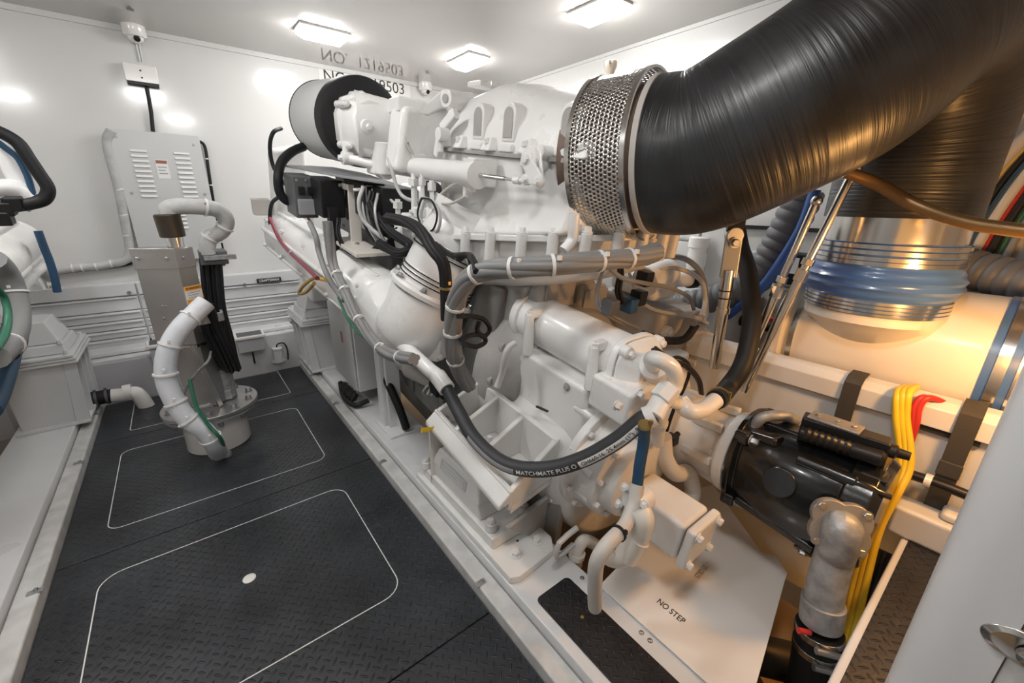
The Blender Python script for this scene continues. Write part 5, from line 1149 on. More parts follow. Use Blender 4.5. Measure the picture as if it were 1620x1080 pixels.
# ------------------------------------------------------------------ white beam with straps
BX = 1.74
bt = P(1172, 535, x=BX).z; 
t = thing('cable_beam', 'long white lidded beam on the right holding the yellow and red cables', 'cable duct', (BX, 0, 0))
ztop = .737
b = MB(); b.box(0.015, .05, -.9, 1.9, -.2, ztop - .05); obj('front_board', b, M['gel'], t, .003)
b = MB(); b.prism([(-.01, -.9, ztop - .085), (-.01, -.9, ztop - .022), (.012, -.9, ztop), (.062, -.9, ztop + .004), (.062, -.9, ztop - .06), (.012, -.9, ztop - .085)], (0, 2.8, 0)); obj('lid', b, M['gel'], t, .004)
def strap(pxa, lb):
    c = P(pxa[0], pxa[1], x=BX); y = c.y; w2 = .024
    t = thing('webbing_strap', lb, 'strap', (BX, y, ztop), group='black webbing straps over the beam')
    pts = [(.066, .010), (.012, .006), (-.014, -.014), (-.018, -.09), (-.016, -.16), (-.014, -.40), (-.013, -.52)]
    b = MB(); R = []
    for i, (x, z) in enumerate(pts):
        dy = -.0
        R.append([V((x, -w2, z)), V((x, w2, z)), V((x - .003 if i else x, w2, z + .003)), V((x - .003 if i else x, -w2, z + .003))])
    b.rings(R); obj('webbing', b, M['strap'], t)
    b = MB(); b.box(-.026, -.018, -w2 - .002, w2 + .002, -.22, -.17); obj('hook_tab', b, M['strap'], t, .004)
strap((1350, 610), 'left black webbing strap wrapped over the white beam')
strap((1540, 650), 'right black webbing strap wrapped over the white beam near the door edge')
# cables
def cab(name, px, r, mt, lb, grp, x=None):
    pts = [P(a, c, x=q) for a, c, q in px]
    b = MB(); b.tube(pts, r, 12); return tag(obj(name, b, mt), lb, 'cable', grp)
for k in range(3):
    cab('yellow_cable', [(1432 + k * 9, 612, 1.80), (1420 + k * 9, 622, 1.715), (1418 + k * 8, 660, 1.695 + .004 * k), (1424 + k * 8, 710, 1.69), (1422 + k * 8, 745, 1.67), (1400 + k * 9, 785, 1.62), (1375 + k * 8, 840, 1.58), (1350 + k * 9, 930, 1.50), (1335 + k * 8, 1000, 1.42), (1315 + k * 8, 1050, 1.36)], .0105, M['yellow'], ('left', 'middle', 'right')[k] + ' strand of the three yellow cables spilling out of the beam', 'yellow cables at the beam')
for k in range(2):
    cab('red_cable', [(1490 + k * 12, 640 + k, 1.78), (1462 + k * 9, 628 + k, 1.73), (1448 + k * 7, 642, 1.715), (1444 + k * 5, 672, 1.71), (1440, 700, 1.72)], .0095, M['red'], ('front', 'rear')[k] + ' red cable curving out beside the yellow ones', 'red cables at the beam')
b = MB(); b.box(BX + .0, BX + .014, -.02, .135, ztop - .105, ztop - .052); tag(obj('cable_slot', b, M['ink']), 'dark slot in the beam front where the red and yellow cables emerge', 'slot')
# long tube along the beam foot
tp = [P(1128, 648, x=1.70), P(1160, 655, x=1.69), P(1240, 685, x=1.68), P(1330, 715, x=1.68), P(1470, 760, x=1.68), P(1560, 795, x=1.68)]
b = MB(); b.tube(tp, .0155, 14); o = tag(obj('black_tube', b, M['blackplastic']), 'long glossy black tube clipped along the foot of the beam', 'tube')
for px, py in ((1182, 660), (1240, 685), (1468, 760)):
    c = P(px, py, x=1.68); b = MB(); b.cyl(c + V((0, .008, 0)), c + V((0, -.008, 0)), .019, n=14); b.box(c.x - .01, c.x + .04, c.y - .008, c.y + .008, c.z - .005, c.z + .005); obj('tube_clip', b, M['plate'], o)

# ------------------------------------------------------------------ black hydraulic pump on its white adapter
ad0 = W(.19, -.12, .13)
PA = V((0, -1, .03)).normalized(); PC = V((1.475, .50, .445))
t = thing('pump_adapter', 'white cast adapter housing between the engine and the black pump', 'housing', PC)
b = MB(); b.lathe(V((0, .34, -.01)), (0, -1, 0), [(0, .165), (.12, .16), (.20, .125), (.28, .12), (.30, .15), (.335, .152)], 40, sc=(1, 1)); obj('adapter_body', b, CA, t, .006)
for a_ in (20, 75, 130, 185, 240):
    q = V((math.cos(math.radians(a_)) * .135, 0, math.sin(math.radians(a_)) * .135)); b = MB(); b.bar(q + V((0, .05, 0)), q * .9 + V((0, .20, 0)), .03, .025, (1, 0, 0)); obj('rib', b, CA, t, .005); BOLT(t, q + V((0, .005, 0)), (0, -1, 0), .013, .018, M['bolt'])
t = thing('hydraulic_pump', 'glossy black hydraulic pump with round boss, lower right', 'pump', PC)
def sqr(y, a, c, ox=0, oz=0, p=.75):
    return [V((ox + a * math.copysign(abs(math.cos(q)) ** p, math.cos(q)), y, oz + c * math.copysign(abs(math.sin(q)) ** p, math.sin(q)))) for q in [2 * PI * k / 40 for k in range(40)]]
b = MB(); b.rings([sqr(-.002, .15, .17), sqr(-.02, .155, .175), sqr(-.03, .135, .15), sqr(-.06, .145, .15), sqr(-.14, .162, .168, 0, -.01), sqr(-.24, .165, .172, 0, -.014), sqr(-.31, .158, .165, 0, -.014), sqr(-.315, .165, .170, 0, -.01), sqr(-.375, .165, .170, 0, -.01), sqr(-.395, .15, .15, 0, -.01)])
pb = obj('pump_body', b, M['blackgloss'], t, .006, smooth=45)
b = MB(); c = V((-.155, -.17, .045)); b.cyl(c + V((.04, 0, -.015)), c + V((-.012, 0, .006)), .050, .046, 28); obj('round_boss', b, M['blackgloss'], pb, .004)
for (x0, y0, z0_), (x1, y1, z1_), w_ in (((-.115, -.05, -.105), (-.13, -.30, -.13), .05), ((.0, -.05, .15), (.0, -.30, .15), .07), ((-.075, -.03, .125), (-.095, -.13, .145), .05)):
    b = MB(); b.bar((x0, y0, z0_), (x1, y1, z1_), w_, .03); obj('cast_rib', b, M['blackgloss'], pb, .010, seg=3)
for x, z in ((-.11, .12), (-.12, -.12), (.1, .13)):
    b = MB(); b.box(x - .022, x + .022, -.05, -.003, z - .022, z + .022); lg = obj('flange_ear', b, M['blackgloss'], pb, .01); BOLT(lg, (x, -.05, z), (0, -1, 0), .014, .020, M['bolt'])
b = MB(); c = V((-.10, -.27, -.13)); b.cyl(c + V((.02, 0, .02)), c + V((-.035, -.0, -.03)), .028, n=20); lg = obj('drain_plug', b, M['blackgloss'], pb, .003); BOLT(lg, c + V((-.035, 0, -.03)), (-.7, 0, -.7), .013, .008, M['bolt'])
b = MB(); c = V((-.05, -.03, .14)); b.tube([c, c + V((.01, -.02, .04)), c + V((.05, -.06, .05)), c + V((.10, -.09, .03))], .018, 12); obj('lifting_eye', b, M['galv'], t)
# control valve on top
b = MB(); b.hexa([V((q[0], q[1], q[2] + .03)) for q in ((-.06, -.16, .125), (.0, -.15, .125), (.02, -.36, .125), (-.04, -.37, .125), (-.06, -.16, .205), (.0, -.15, .205), (.02, -.36, .205), (-.04, -.37, .205))]); cv = obj('control_valve', b, M['blackplastic'], t, .006)
b = MB(); b.lathe((-.075, -.17, .192), (.12, -1, 0), [(0, .022)] + [(.01 + k * .008, .020 + .004 * (k % 2)) for k in range(16)] + [(.15, .022), (.19, .024), (.20, .016)], 20); obj('solenoid', b, M['blackplastic'], cv)
b = MB(); b.lathe((-.02, -.35, .21), (.1, -1, 0), [(0, .020), (.03, .020), (.035, .014), (.06, .012)], 16); obj('plug_end', b, M['blackplastic'], cv)
b = MB(); b.box(-.055, .01, -.30, -.17, .2355, .243); vt = obj('valve_top_plate', b, M['steelbox'], cv, .002)
for y in (-.19, -.24, -.28): BOLT(vt, (-.025, y, .243), (0, 0, 1), .007, .006, M['bolt'])
b = MB(); b.lathe((-.115, -.19, .125), (.04, -1, -.02), [(0, .020), (.14, .020), (.145, .016), (.18, .016), (.19, .010), (.22, .008)], 18); obj('adjuster', b, M['blackgloss'], t, .002)
b = MB(); b.box(-.09, -.03, -.39, -.33, .09, .15); obj('connector', b, M['blackplastic'], t, .006)
# port flange and galvanised elbow
fp = P(1328, 832, x=1.275); 
n_ = V((-.80, -.42, .30)).normalized()
t = thing('galvanised_elbow', 'galvanised elbow pipe with split flange bolted to the black pump', 'pipe elbow', fp)
b = MB(); 
a_, u_, v_ = basis(n_)
fr = [(u_ * math.cos(q) * (.064 + .016 * abs(math.sin(2 * q))) + v_ * math.sin(q) * (.064 + .016 * abs(math.sin(2 * q)))) for q in [2 * PI * k / 40 for k in range(40)]]
b.prism([q - n_ * .014 for q in fr], n_ * .028); fl = obj('split_flange', b, mat('bronze_tinted_flange', (.36, .33, .29), .45, metal=.5, bump=.4), t, .004)
for s_ in (-1, 1):
    for s2_ in (-.45, .45):
        BOLT(fl, v_ * s_ * .050 + u_ * s2_ * .110 + n_ * .014, n_, .010, .008, M['bolt'])
q1 = P(1320, 880, x=1.27) - fp; q2 = P(1306, 930, x=1.245) - fp; q3 = P(1298, 985, x=1.235) - fp; q4 = P(1290, 1035, x=1.23) - fp; q5 = P(1278, 1090, x=1.23) - fp
b = MB(); b.tube([n_ * .0, n_ * .022, lerp(n_ * .03, q1, .55) + V((-.008, 0, 0)), q1, q2, q3], .046, 26); obj('elbow_pipe', b, M['galv'], t, smooth=60)
b = MB(); b.cyl(q2 + (q3 - q2) * .35, q3, .0535, .052, 28); obj('pipe_socket', b, M['galv'], t, .003)
t = thing('rubber_hose', 'black hose clamped below the galvanised elbow at the lower edge', 'hose', fp + q3)
b = MB(); b.tube([q - q3 for q in (lerp(q3, q4, .15), q4, q5, q5 + V((0, 0, -.15)))], .057, 26); obj('hose', b, M['black'], t)
for k, (z, mt_) in enumerate(((.25, M['steel']), (.75, M['steel']))):
    c = (q4 - q3) * z; dd_ = (q4 - q3).normalized() * .010; b = MB(); b.cyl(c - dd_, c + dd_, .060, n=30); o = obj('worm_clamp', b, mt_, t, .001)
    b = MB(); c2 = c + V((-.058, -.035, 0)); b.cyl(c2 + V((-.02, .02, .006)), c2 + V((.025, -.03, -.004)), .009, n=12); obj('clamp_screw', b, M['bolt'], o)
b = MB(); c = (q4 - q3) * .1 + V((-.055, .01, .01)); b.cyl(c, c + V((-.03, .02, .01)), .008, n=12); obj('red_tip', b, M['red'], t, label='small red plastic tip')

# ------------------------------------------------------------------ NO STEP cover
zz = .084
cp = [P(950, 940, z=zz), P(1098, 775, z=zz), P(1128, 768, z=zz), P(1205, 875, z=zz), P(1228, 880, z=zz), P(1245, 908, z=zz), P(1240, 925, z=zz), P(1148, 1090, z=zz), P(1100, 1085, z=zz)]
cp[0] = V((.890, .64, zz)); cp[-1] = V((.890, .18, zz)); cp[-2] = V((.97, .18, zz))
b = MB(); b.prism(cp, (0, 0, .006)); ns = tag(obj('step_cover', b, M['plate'], None, .002), 'glossy white cover plate lettered NO STEP beside the tread strip', 'cover plate')
g = P(1061, 966, z=zz + .007); gx = P(1078, 981, z=zz + .007) - P(1044, 953, z=zz + .007); gy = P(1066, 958, z=zz + .007) - P(1056, 975, z=zz + .007)
put_text('lettering', 'NO STEP', .030, M['ink'], g, gx, gy, ns, squeeze=.78)
g = P(1110, 904, z=zz + .007); gx = P(1122, 890, z=zz + .007) - P(1098, 918, z=zz + .007)
put_text('lettering', 'STBD ST', .024, M['greyink'], g, gx, V((-gx.y, gx.x, 0)), ns, squeeze=.8)
for px, py in ((958, 965), (1040, 1028), (1046, 1048)): pass

# ------------------------------------------------------------------ sill with tread strip, raised block
b = MB(); b.box(.93, 1.735, -.30, .058, -.3, .295); tag(obj('door_sill', b, M['gel'], None, .008), 'white door sill block at the lower right carrying a dark tread strip', 'sill')
b = MB(); b.prism([V((x, y, .2955)) for x, y in rrect(.945, 1.69, -.20, .040, .012)], (0, 0, .004)); tag(obj('sill_tread', b, M['tread2'], None, .001), 'dark tread strip on the sill next to the white door edge', 'tread pad')
b = MB(); b.box(1.64, 1.735, -.30, .10, .2965, .40); b.box(1.66, 1.735, -.30, -.0, .40, .43); tag(obj('raised_block', b, M['gel'], None, .014, seg=3), 'cream moulded block at the end of the sill against the beam', 'block')
# bilge pipes and cables in the pit
b = MB(); b.cyl((1.10, .42, -.08), (1.72, -.25, -.20), .060, n=28); tag(obj('bilge_pipe', b, M['bronze']), 'dark metal bilge pipe under the galvanised elbow', 'pipe')
b = MB(); b.bar((1.55, .60, -.32), (1.0, -.2, -.38), .09, .05); tag(obj('bilge_bar', b, M['black']), 'dark bar crossing the orange bilge below the pipe', 'frame')
for k in range(4):
    b = MB(); b.tube([P(1392 + k * 9, 868 + k * 4, x=1.62), P(1378 + k * 9, 920, x=1.58), P(1362 + k * 9, 980, x=1.52), P(1340 + k * 9, 1050, x=1.46)], .009, 10)
    tag(obj('black_cable', b, M['black']), ('leftmost', 'second', 'third', 'rightmost')[k] + ' of four black cables in the pit beside the sill', 'cable', 'black cables in the pit')

# ------------------------------------------------------------------ things beyond the beam
def corr(pts, r, lb, mt=None, pitch=.030):
    b = MB(); c = catmull(pts, 30); dense = [c[0]]
    step = pitch / 6; acc = 0; out = [c[0]]
    for i in range(1, len(c)):
        seg_ = (c[i] - c[i - 1]); L = seg_.length; d0 = 0
        while acc + (L - d0) >= step:
            d0 += step - acc; out.append(c[i - 1] + seg_ * (d0 / L)); acc = 0
        acc += L - d0
    b.tube(out, r, 24, raw=True, rf=lambda s_: r * (1 + .13 * math.copysign(abs(math.sin(PI * s_ / pitch)) ** .6, 1) - .09))
    return tag(obj('corrugated_hose', b, mt or M['corr'], smooth=80), lb, 'hose', 'grey corrugated hoses')
corr([P(1275, 300, x=2.2), P(1255, 345, x=2.2), P(1225, 400, x=2.2), P(1185, 450, x=2.18), P(1130, 475, x=2.15), P(1085, 482, x=2.12), P(1050, 486, x=2.1)], .075, 'thick grey corrugated hose descending behind the stainless struts', pitch=.045)
b = MB(); b.tube([P(1290, 300, x=2.12), P(1268, 360, x=2.12), P(1235, 415, x=2.12), P(1200, 460, x=2.12), P(1150, 500, x=2.12)], .022, 12); tag(obj('blue_hose', b, mat('royal_blue_hose', (.03, .09, .30), .4)), 'royal blue hose alongside the grey corrugated hose', 'hose')
corr([V((2.50, .42, 1.18)), V((2.42, .25, 1.10)), V((2.32, .02, 1.05)), V((2.25, -.25, 1.02))], .07, 'grey corrugated hose behind the tee at the right edge', pitch=.04)
b = MB(); b.box(2.22, 2.61, 1.55, 1.95, -.3, P(1010, 400, x=2.3).z); tag(obj('white_locker', b, M['gel'], None, .01), 'plain white locker box behind the engine, right of the harness end', 'locker')
b = MB(); b.box(2.10, 2.61, .95, 1.54, -.3, .80); tag(obj('white_counter', b, M['gel'], None, .01), 'white shelf surface in front of the filter canister', 'shelf')
c = P(1100, 405, x=2.52)
t = thing('filter_canister', 'white filter canister on the right wall below the exhaust hose', 'filter', (2.54, c.y, c.z))
b = MB(); b.lathe((0, 0, -.12), (0, 0, 1), [(0, .04), (.01, .055), (.17, .055), (.175, .062), (.23, .062), (.24, .05)], 28); obj('canister', b, M['plate'], t)
b = MB(); b.tube([(0, 0, .12), (0, 0, .18), (0, .02, .25)], .010, 8); b.tube([(-.0, .07, .09), (-.0, .20, .09), (0, .22, .05), (0, .23, -.20)], .009, 8); obj('pipework', b, M['greycable'], t)
b = MB(); b.box(-.001, -.0, 0, 0, 0, 0) if False else b.lathe((0, 0, -.06), (0, 0, 1), [(0, .0555), (.0, .0562), (.08, .0562), (.08, .0555)], 28, closed=True, caps=False); obj('label', b, M['label'], t)
b = MB(); c = P(1275, 425, x=2.5); b.box(2.48, 2.61, c.y - .22, c.y + .14, c.z - .09, c.z + .07); t = tag(obj('battery', b, M['blackplastic'], None, .01), 'black box with a white label behind the stainless struts', 'box')
b = MB(); c2 = P(1252, 420, x=2.475); b.box(2.475, 2.48, c2.y - .03, c2.y + .03, c2.z - .04, c2.z + .04); obj('box_label', b, M['label'], t)
b = MB(); b.tube([V((2.35, .95, .70)), V((2.34, .75, .70)), V((2.33, .5, .68))], .030, 12); t = tag(obj('black_hose', b, M['black']), 'black hose with a red valve handle between the struts and the tee flange', 'hose')
c = P(1228, 507, x=2.30); b = MB(); b.box(c.x - .01, c.x + .012, c.y - .045, c.y + .045, c.z - .012, c.z + .012); obj('red_handle', b, M['red'], t, .006, label='red valve handle')
for k in range(4):
    b = MB(); z = .88 + k * .055; b.cyl((2.55, 1.10, z), (2.55, .55, z - .02), .014, n=10); tag(obj('white_pipe', b, M['gel']), ('lowest', 'second lowest', 'third lowest', 'highest')[k] + ' of four thin white pipes on the right wall behind the struts', 'pipe', 'white wall pipes')
b = MB(); b.box(2.595, 2.62, .5, 1.25, 1.17, 1.19); tag(obj('dark_rail', b, M['black']), 'dark strip along the right wall behind the corrugated hose', 'strip')
b = MB(); b.cyl((2.62, .235, 1.70), (2.40, -.15, 1.74), .028, n=18); b.lathe((2.615, .235, 1.70), (-1, 0, 0), [(0, .06), (.004, .06)], 24); tag(obj('wall_pipe', b, M['gel']), 'white pipe passing through the wall at the upper right edge', 'pipe')
# frame pillar behind the falling hose
b = MB(); b.hexa([V(q) for q in ((2.45, .36, 1.0), (2.61, .36, 1.0), (2.61, .60, 1.0), (2.45, .60, 1.0), (2.45, .26, CEIL), (2.61, .26, CEIL), (2.61, .5, CEIL), (2.45, .5, CEIL))]); tag(obj('wall_pillar', b, M['gel'], None, .02), 'white slanted wall pillar right of the falling exhaust hose', 'pillar')
cols = [M['beigehose'], M['yellow'], M['black'], M['bluehose'], M['gel'], M['red'], M['black'], M['green'], M['greycable']]
nm = ['beige', 'yellow', 'black', 'dark blue', 'white', 'red', 'thick black', 'green', 'grey']
for k in range(9):
    y0 = .26 - k * .022
    b = MB(); b.tube([V((2.50, y0 + .02, 1.10)), V((2.52, y0 - .0, 1.25)), V((2.53, y0 - .05, 1.45)), V((2.54, y0 - .14, 1.62)), V((2.55, y0 - .28, 1.78))], (.024, .008, .010, .012, .018, .007, .014, .007, .012)[k], 10)
    tag(obj('wall_cable', b, cols[k]), nm[k] + ' cable in the loose bundle on the right wall', 'cable', 'cables on the right wall')
c = P(1552, 275, x=2.42)
t = thing('buckle', 'black and orange ratchet buckle hanging beside the exhaust hose', 'buckle', c)
b = MB(); b.box(-.015, .015, -.022, .022, -.035, .035); obj('frame', b, M['blackplastic'], t, .006)
b = MB(); b.box(-.020, -.0155, -.012, .012, -.018, .018); obj('orange_pad', b, M['orange'], t, .003)
b = MB(); b.tube([(0, 0, -.035), (0, .01, -.10), (.0, .0, -.17)], .005, 8); obj('red_tail', b, M['red'], t)
b = MB(); b.box(2.25, 2.61, -.35, .18, .55, .93); tag(obj('black_casing', b, M['black'], None, .02), 'black casing between the tee pipe and the right wall', 'casing')
b = MB(); b.cyl((2.56, .02, 1.14), (2.30, -.30, 1.26), .055, n=20); tag(obj('cream_pipe', b, M['duct']), 'thick cream pipe running to the right edge beside the corrugated hose', 'pipe')

# ------------------------------------------------------------------ door edge at the right foreground
JX, JY = .75, -.016
t = thing('open_door', 'out-of-focus white door edge with a steel latch at the right foreground', 'door', (JX, JY, 0))
b = MB(); r_ = .045
prof = [(r_ - r_ * math.cos(q), -r_ + r_ * math.sin(q)) for q in [PI / 2 * k / 8 for k in range(9)]]
b.prism([(.06, 0, .0)] + [(x, y, 0) for x, y in reversed(prof)] + [(0, -.085, 0), (.06, -.085, 0)], (0, 0, 2.1)); obj('door_edge', b, M['gel'], t)
b = MB(); b.box(.004, .056, -.95, -.087, 0, 2.1); obj('door_leaf', b, M['gel'], t, .003)
c = P(1590, 1012, x=JX) - V((JX, JY, 0))
b = MB(); b.lathe((.003, c.y - .02, c.z), (-1, 0, 0), [(0, .034), (.004, .034), (.008, .026), (.004, .018)], 30, sc=(.75, 1.25)); la = obj('latch_plate', b, M['steel'], t, .001)
b = MB(); b.lathe((-.003, c.y - .022, c.z - .004), (-1, 0, 0), [(0, .012), (.008, .011), (.010, .006)], 20); obj('latch_button', b, M['steel'], la)
# work lamp standing on the beam end near the door
t = thing('work_lamp', 'warm work lamp beyond the right photo edge', 'lamp', (1.46, -.12, 1.04))
b = MB(); b.cyl((0.0, -.08, .0), (0.0, -.12, .0), .03, n=16); b.cyl((0, -.10, 0), (0, -.10, -.74), .012, n=10); obj('lamp_base', b, M['blackplastic'], t)
# fire nozzle on the ceiling side near the shield
c = P(965, 118, x=2.2)
t = thing('extinguisher_nozzle', 'brown fire nozzle on a white pipe above the perforated band', 'nozzle', c)
b = MB(); b.cyl((0, 0, -.02), (0, 0, -.35), .018, n=14); b.cyl((0, 0, -.35), (.42, 0, -.36), .018, n=12); obj('riser_pipe', b, M['gel'], t)
b = MB(); b.lathe((0, 0, -.02), (0, 0, 1), [(0, .022), (.03, .024), (.06, .036), (.085, .036), (.09, .030)], 14); n2 = obj('nozzle_head', b, mat('dull_bronze_nozzle', (.35, .29, .24), .4, metal=.7), t)
b = MB(); b.cyl((-.03, -.02, .055), (-.037, -.025, .055), .008, n=12); obj('nozzle_hole', b, M['ink'], n2)
# ------------------------------------------------------------------ stainless column with its base
CX, CY = -.03, 2.62
t = thing('round_pedestal', 'white round base with thick steel flange on the tread floor', 'pump base', (CX, CY, 0.0005))
b = MB(); b.lathe((0, 0, 0), (0, 0, 1), [(0, .150), (.20, .150)], 48); obj('base_drum', b, M['plate'], t, .003)
b = MB(); b.lathe((0, 0, .2005), (0, 0, 1), [(0, .215), (.018, .215)], 64); obj('lower_flange', b, M['galv'], t, .002)
b = MB(); b.lathe((0, 0, .2215), (0, 0, 1), [(0, .220), (.020, .220)], 64); uf = obj('upper_flange', b, M['steelbox'], t, .003)
BOLTS(uf, (0, 0, .2415), (0, 0, 1), .185, 10, .014, .018, .2, M['bolt'])
BOLTS(uf, (0, 0, .200), (0, 0, -1), .185, 10, .013, .030, .2, M['bolt'])
t = thing('steel_column', 'tall folded stainless steel column standing on the round base', 'column', (CX, CY, .2420))
zt = P(280, 396, y=2.52).z - .242
A_, F_, B_, D_ = V((-.155, -.02, 0)), V((.000, -.11, 0)), V((.070, -.05, 0)), V((-.085, .06, 0))
def colr(z, s_=1, ox=0): return [V((p.x * s_ + ox, p.y * s_, z)) for p in (A_, F_, B_, D_)]
b = MB(); b.rings([colr(.36), colr(zt)]); cb = obj('column_body', b, M['steelbox'], t, .002)
b = MB(); b.rings([colr(zt - .085, 1.05), colr(zt + .01, 1.05)]); cap_ = obj('cap_band', b, M['steelbox'], t, .002)
for p in (lerp(A_, F_, .15), lerp(A_, F_, .8), lerp(F_, B_, .4)): BOLT(cap_, p * 1.05 + V((0, 0, zt - .035)), (-.4, -.9, 0) if p.x < -.012 else (.6, -.8, 0), .008, .006, M['bolt'])
for k, (f_, z) in enumerate(((.35, .62), (.4, .68), (.5, .60), (.42, .52), (.48, .68))): BOLT(cb, lerp(A_, F_, f_) + V((0, 0, z - .12)), (-.4, -.9, 0), .006, .004, M['bolt'])
b = MB(); b.rings([colr(.005, .74, .02), colr(.36, .80, .01)]); obj('lower_column', b, M['steelbox'], t, .002)
b = MB(); b.rings([colr(.345, .99), colr(.358, .99)]); obj('waist_plate', b, M['steel'], t)
b = MB(); b.bar((-.02, -.105, .36), (.04, -.11, .01), .02, .004, (0, 1, 0)); b.bar((-.13, -.05, .36), (-.10, -.12, .01), .02, .004, (0, 1, 0)); obj('brace', b, M['steel'], t, .001)
b = MB(); b.cyl((.07, .02, .005), (.07, .02, .16), .055, n=26); b.lathe((.07, .02, .16), (0, 0, 1), [(0, .055), (.005, .06), (.02, .06), (.03, .03)], 26); obj('sensor_tube', b, M['galv'], t, .002)
b = MB(); b.tube([(-.08, -.12, .03), (-.10, -.13, .12), (-.03, -.13, .22), (.03, -.12, .27), (.05, -.09, .31)], .007, 8); obj('flexible_pipe', b, M['galv'], t)
b = MB(); b.box(.0, .10, -.04, .05, .005, .06); b.cyl((-.10, -.1, .02), (.0, -.17, .05), .012); obj('base_block', b, M['galv'], t, .004)
q = lerp(F_, B_, .5); nrm = V((.64, -.77, 0))
lz = P(315, 463, y=2.58).z - .242
d_ = (B_ - F_).normalized()
b = MB(); c = q + nrm * .002 + V((0, 0, lz)); b.prism([c - d_ * .045 + V((0, 0, -.045)), c + d_ * .045 + V((0, 0, -.045)), c + d_ * .045 + V((0, 0, .045)), c - d_ * .045 + V((0, 0, .045))], nrm * .002); lb_ = obj('warning_label', b, M['label'], cb, label='white warning label with orange bands')
for z0_, z1_ in ((.024, .044), (-.044, -.018)):
    b = MB(); b.prism([c - d_ * .044 + V((0, 0, z0_)), c + d_ * .044 + V((0, 0, z0_)), c + d_ * .044 + V((0, 0, z1_)), c - d_ * .044 + V((0, 0, z1_))], nrm * .003); obj('orange_band', b, M['orange'], lb_)
put_text('label_text', 'WARNING', .016, M['ink'], c + nrm * .0036 + V((0, 0, .034)), d_, (0, 0, 1), lb_)
for k in range(3):
    b = MB(); z = .012 - k * .012; b.prism([c - d_ * .034 + V((0, 0, z)), c + d_ * (.034 - .008 * k) + V((0, 0, z)), c + d_ * (.034 - .008 * k) + V((0, 0, z + .003)), c - d_ * .034 + V((0, 0, z + .003))], nrm * .0026); obj('print_line', b, M['greyink'], lb_)
# bronze actuator top
tz = zt + .242 + .011
t = thing('bronze_cylinder', 'dark bronze cylinder on a short steel stem on top of the column', 'cylinder', (P(279, 390, y=2.58).x, 2.58, tz))
b = MB(); b.cyl((0, 0, 0), (0, 0, .045), .034, n=24); obj('stem', b, M['steel'], t)
b = MB(); b.lathe((-.003, 0, .0455), (-.04, 0, 1), [(0, .046), (.004, .050), (.10, .052), (.105, .046)], 36); obj('cylinder', b, M['bronze'], t, .002)
# grey wrapped hose from the cap over and down
loom('wrapped_hose', [P(268, 340, y=2.58), P(268, 330, y=2.58), P(290, 326, y=2.58), P(325, 328, y=2.58), P(347, 334, y=2.60), P(358, 350, y=2.62), P(350, 366, y=2.64), P(332, 376, y=2.66), P(328, 392, y=2.66), P(330, 402, y=2.66)], .037, M['conduit'], 'grey wrapped hose looping from the bronze cylinder down behind the column', 'hose', ties=(.35, .62, .8))
# white wrapped hose in front
wh = loom('wrapped_hose', [P(326, 478, y=2.46), P(310, 494, y=2.44), P(285, 520, y=2.40), P(268, 550, y=2.38), P(262, 580, y=2.37), P(266, 610, y=2.36), P(280, 640, y=2.34), P(298, 664, y=2.32), P(322, 680, y=2.31), P(338, 700, y=2.32), P(345, 716, z=.03)], .043, M['wrap'], 'white wrapped hose bowing out in front of the steel column to the floor', 'hose', ties=(.15, .3, .45, .6, .72, .88))
loom('green_wire', [P(300, 600, y=2.34), P(310, 640, y=2.30), P(330, 672, y=2.27), P(350, 695, y=2.26), P(355, 715, z=.02)], .008, M['green'], 'green wire taped along the lower white wrapped hose')
b = MB(); b.lathe(P(357, 720, z=0.001), (0, 0, 1), [(0, .03), (.014, .028)], 24); tag(obj('deck_fitting', b, M['galv']), 'small steel deck fitting where the white wrapped hose meets the floor', 'fitting')
# bundle of black cables hanging behind
wb = P(338, 410, y=2.72)
for k in range(12):
    a = k * 2.4; rr = .012 + .026 * math.sqrt((k + .5) / 12)
    ox, oy = rr * math.cos(a) * 1.25, rr * math.sin(a)
    sg = .02 * math.sin(k * 1.7)
    pts = [P(333, 398, y=2.70) + V((ox, oy, 0)), P(336, 440, y=2.70) + V((ox, oy, 0)), P(341, 490, y=2.68) + V((ox, oy, 0)), P(350, 540, y=2.66) + V((ox * 1.3, oy, 0)), P(358, 570, y=2.64) + V((ox * 1.2, oy, 0)), P(366, 580 + k % 3 * 3, y=2.60) + V((ox, oy, .0)), P(355, 560, y=2.54) + V((ox, oy * .6, 0)), P(338, 525, y=2.50) + V((ox * .9, oy * .5, 0)), P(328, 495, y=2.48) + V((ox * .7, oy * .4, 0)), P(326, 482, y=2.47) + V((ox * .5, oy * .3, 0))]
    b = MB(); b.tube(pts, .010, 8); tag(obj('bundle_cable', b, M['black']), 'black cable in the hanging looped bundle beside the steel column', 'cable', 'looped black cable bundle')
b = MB(); b.box(wb.x - .06, wb.x + .06, 2.64, 2.77, wb.z - .02, wb.z + .05); tag(obj('cable_clamp', b, M['darkgrey'], None, .006), 'dark clamp gripping the top of the black cable bundle', 'clamp')
c = P(346, 404, y=2.72); b = MB(); b.box(c.x - .07, c.x + .07, 2.62, 2.64, c.z - .012, c.z + .012); tag(obj('clamp_bar', b, M['galv'], None, .002), 'galvanised bar across the top of the black cable bundle', 'bar')
c0_, c1_ = P(312, 508, y=2.45), P(352, 500, y=2.50)
b = MB(); b.bar(c0_, c1_, .012, .045); b.bar(c1_, c1_ + V((.0, .06, 0)), .012, .045); tag(obj('cable_bracket', b, M['galv'], None, .003), 'bent galvanised bracket holding the black cable loop to the column', 'bracket')

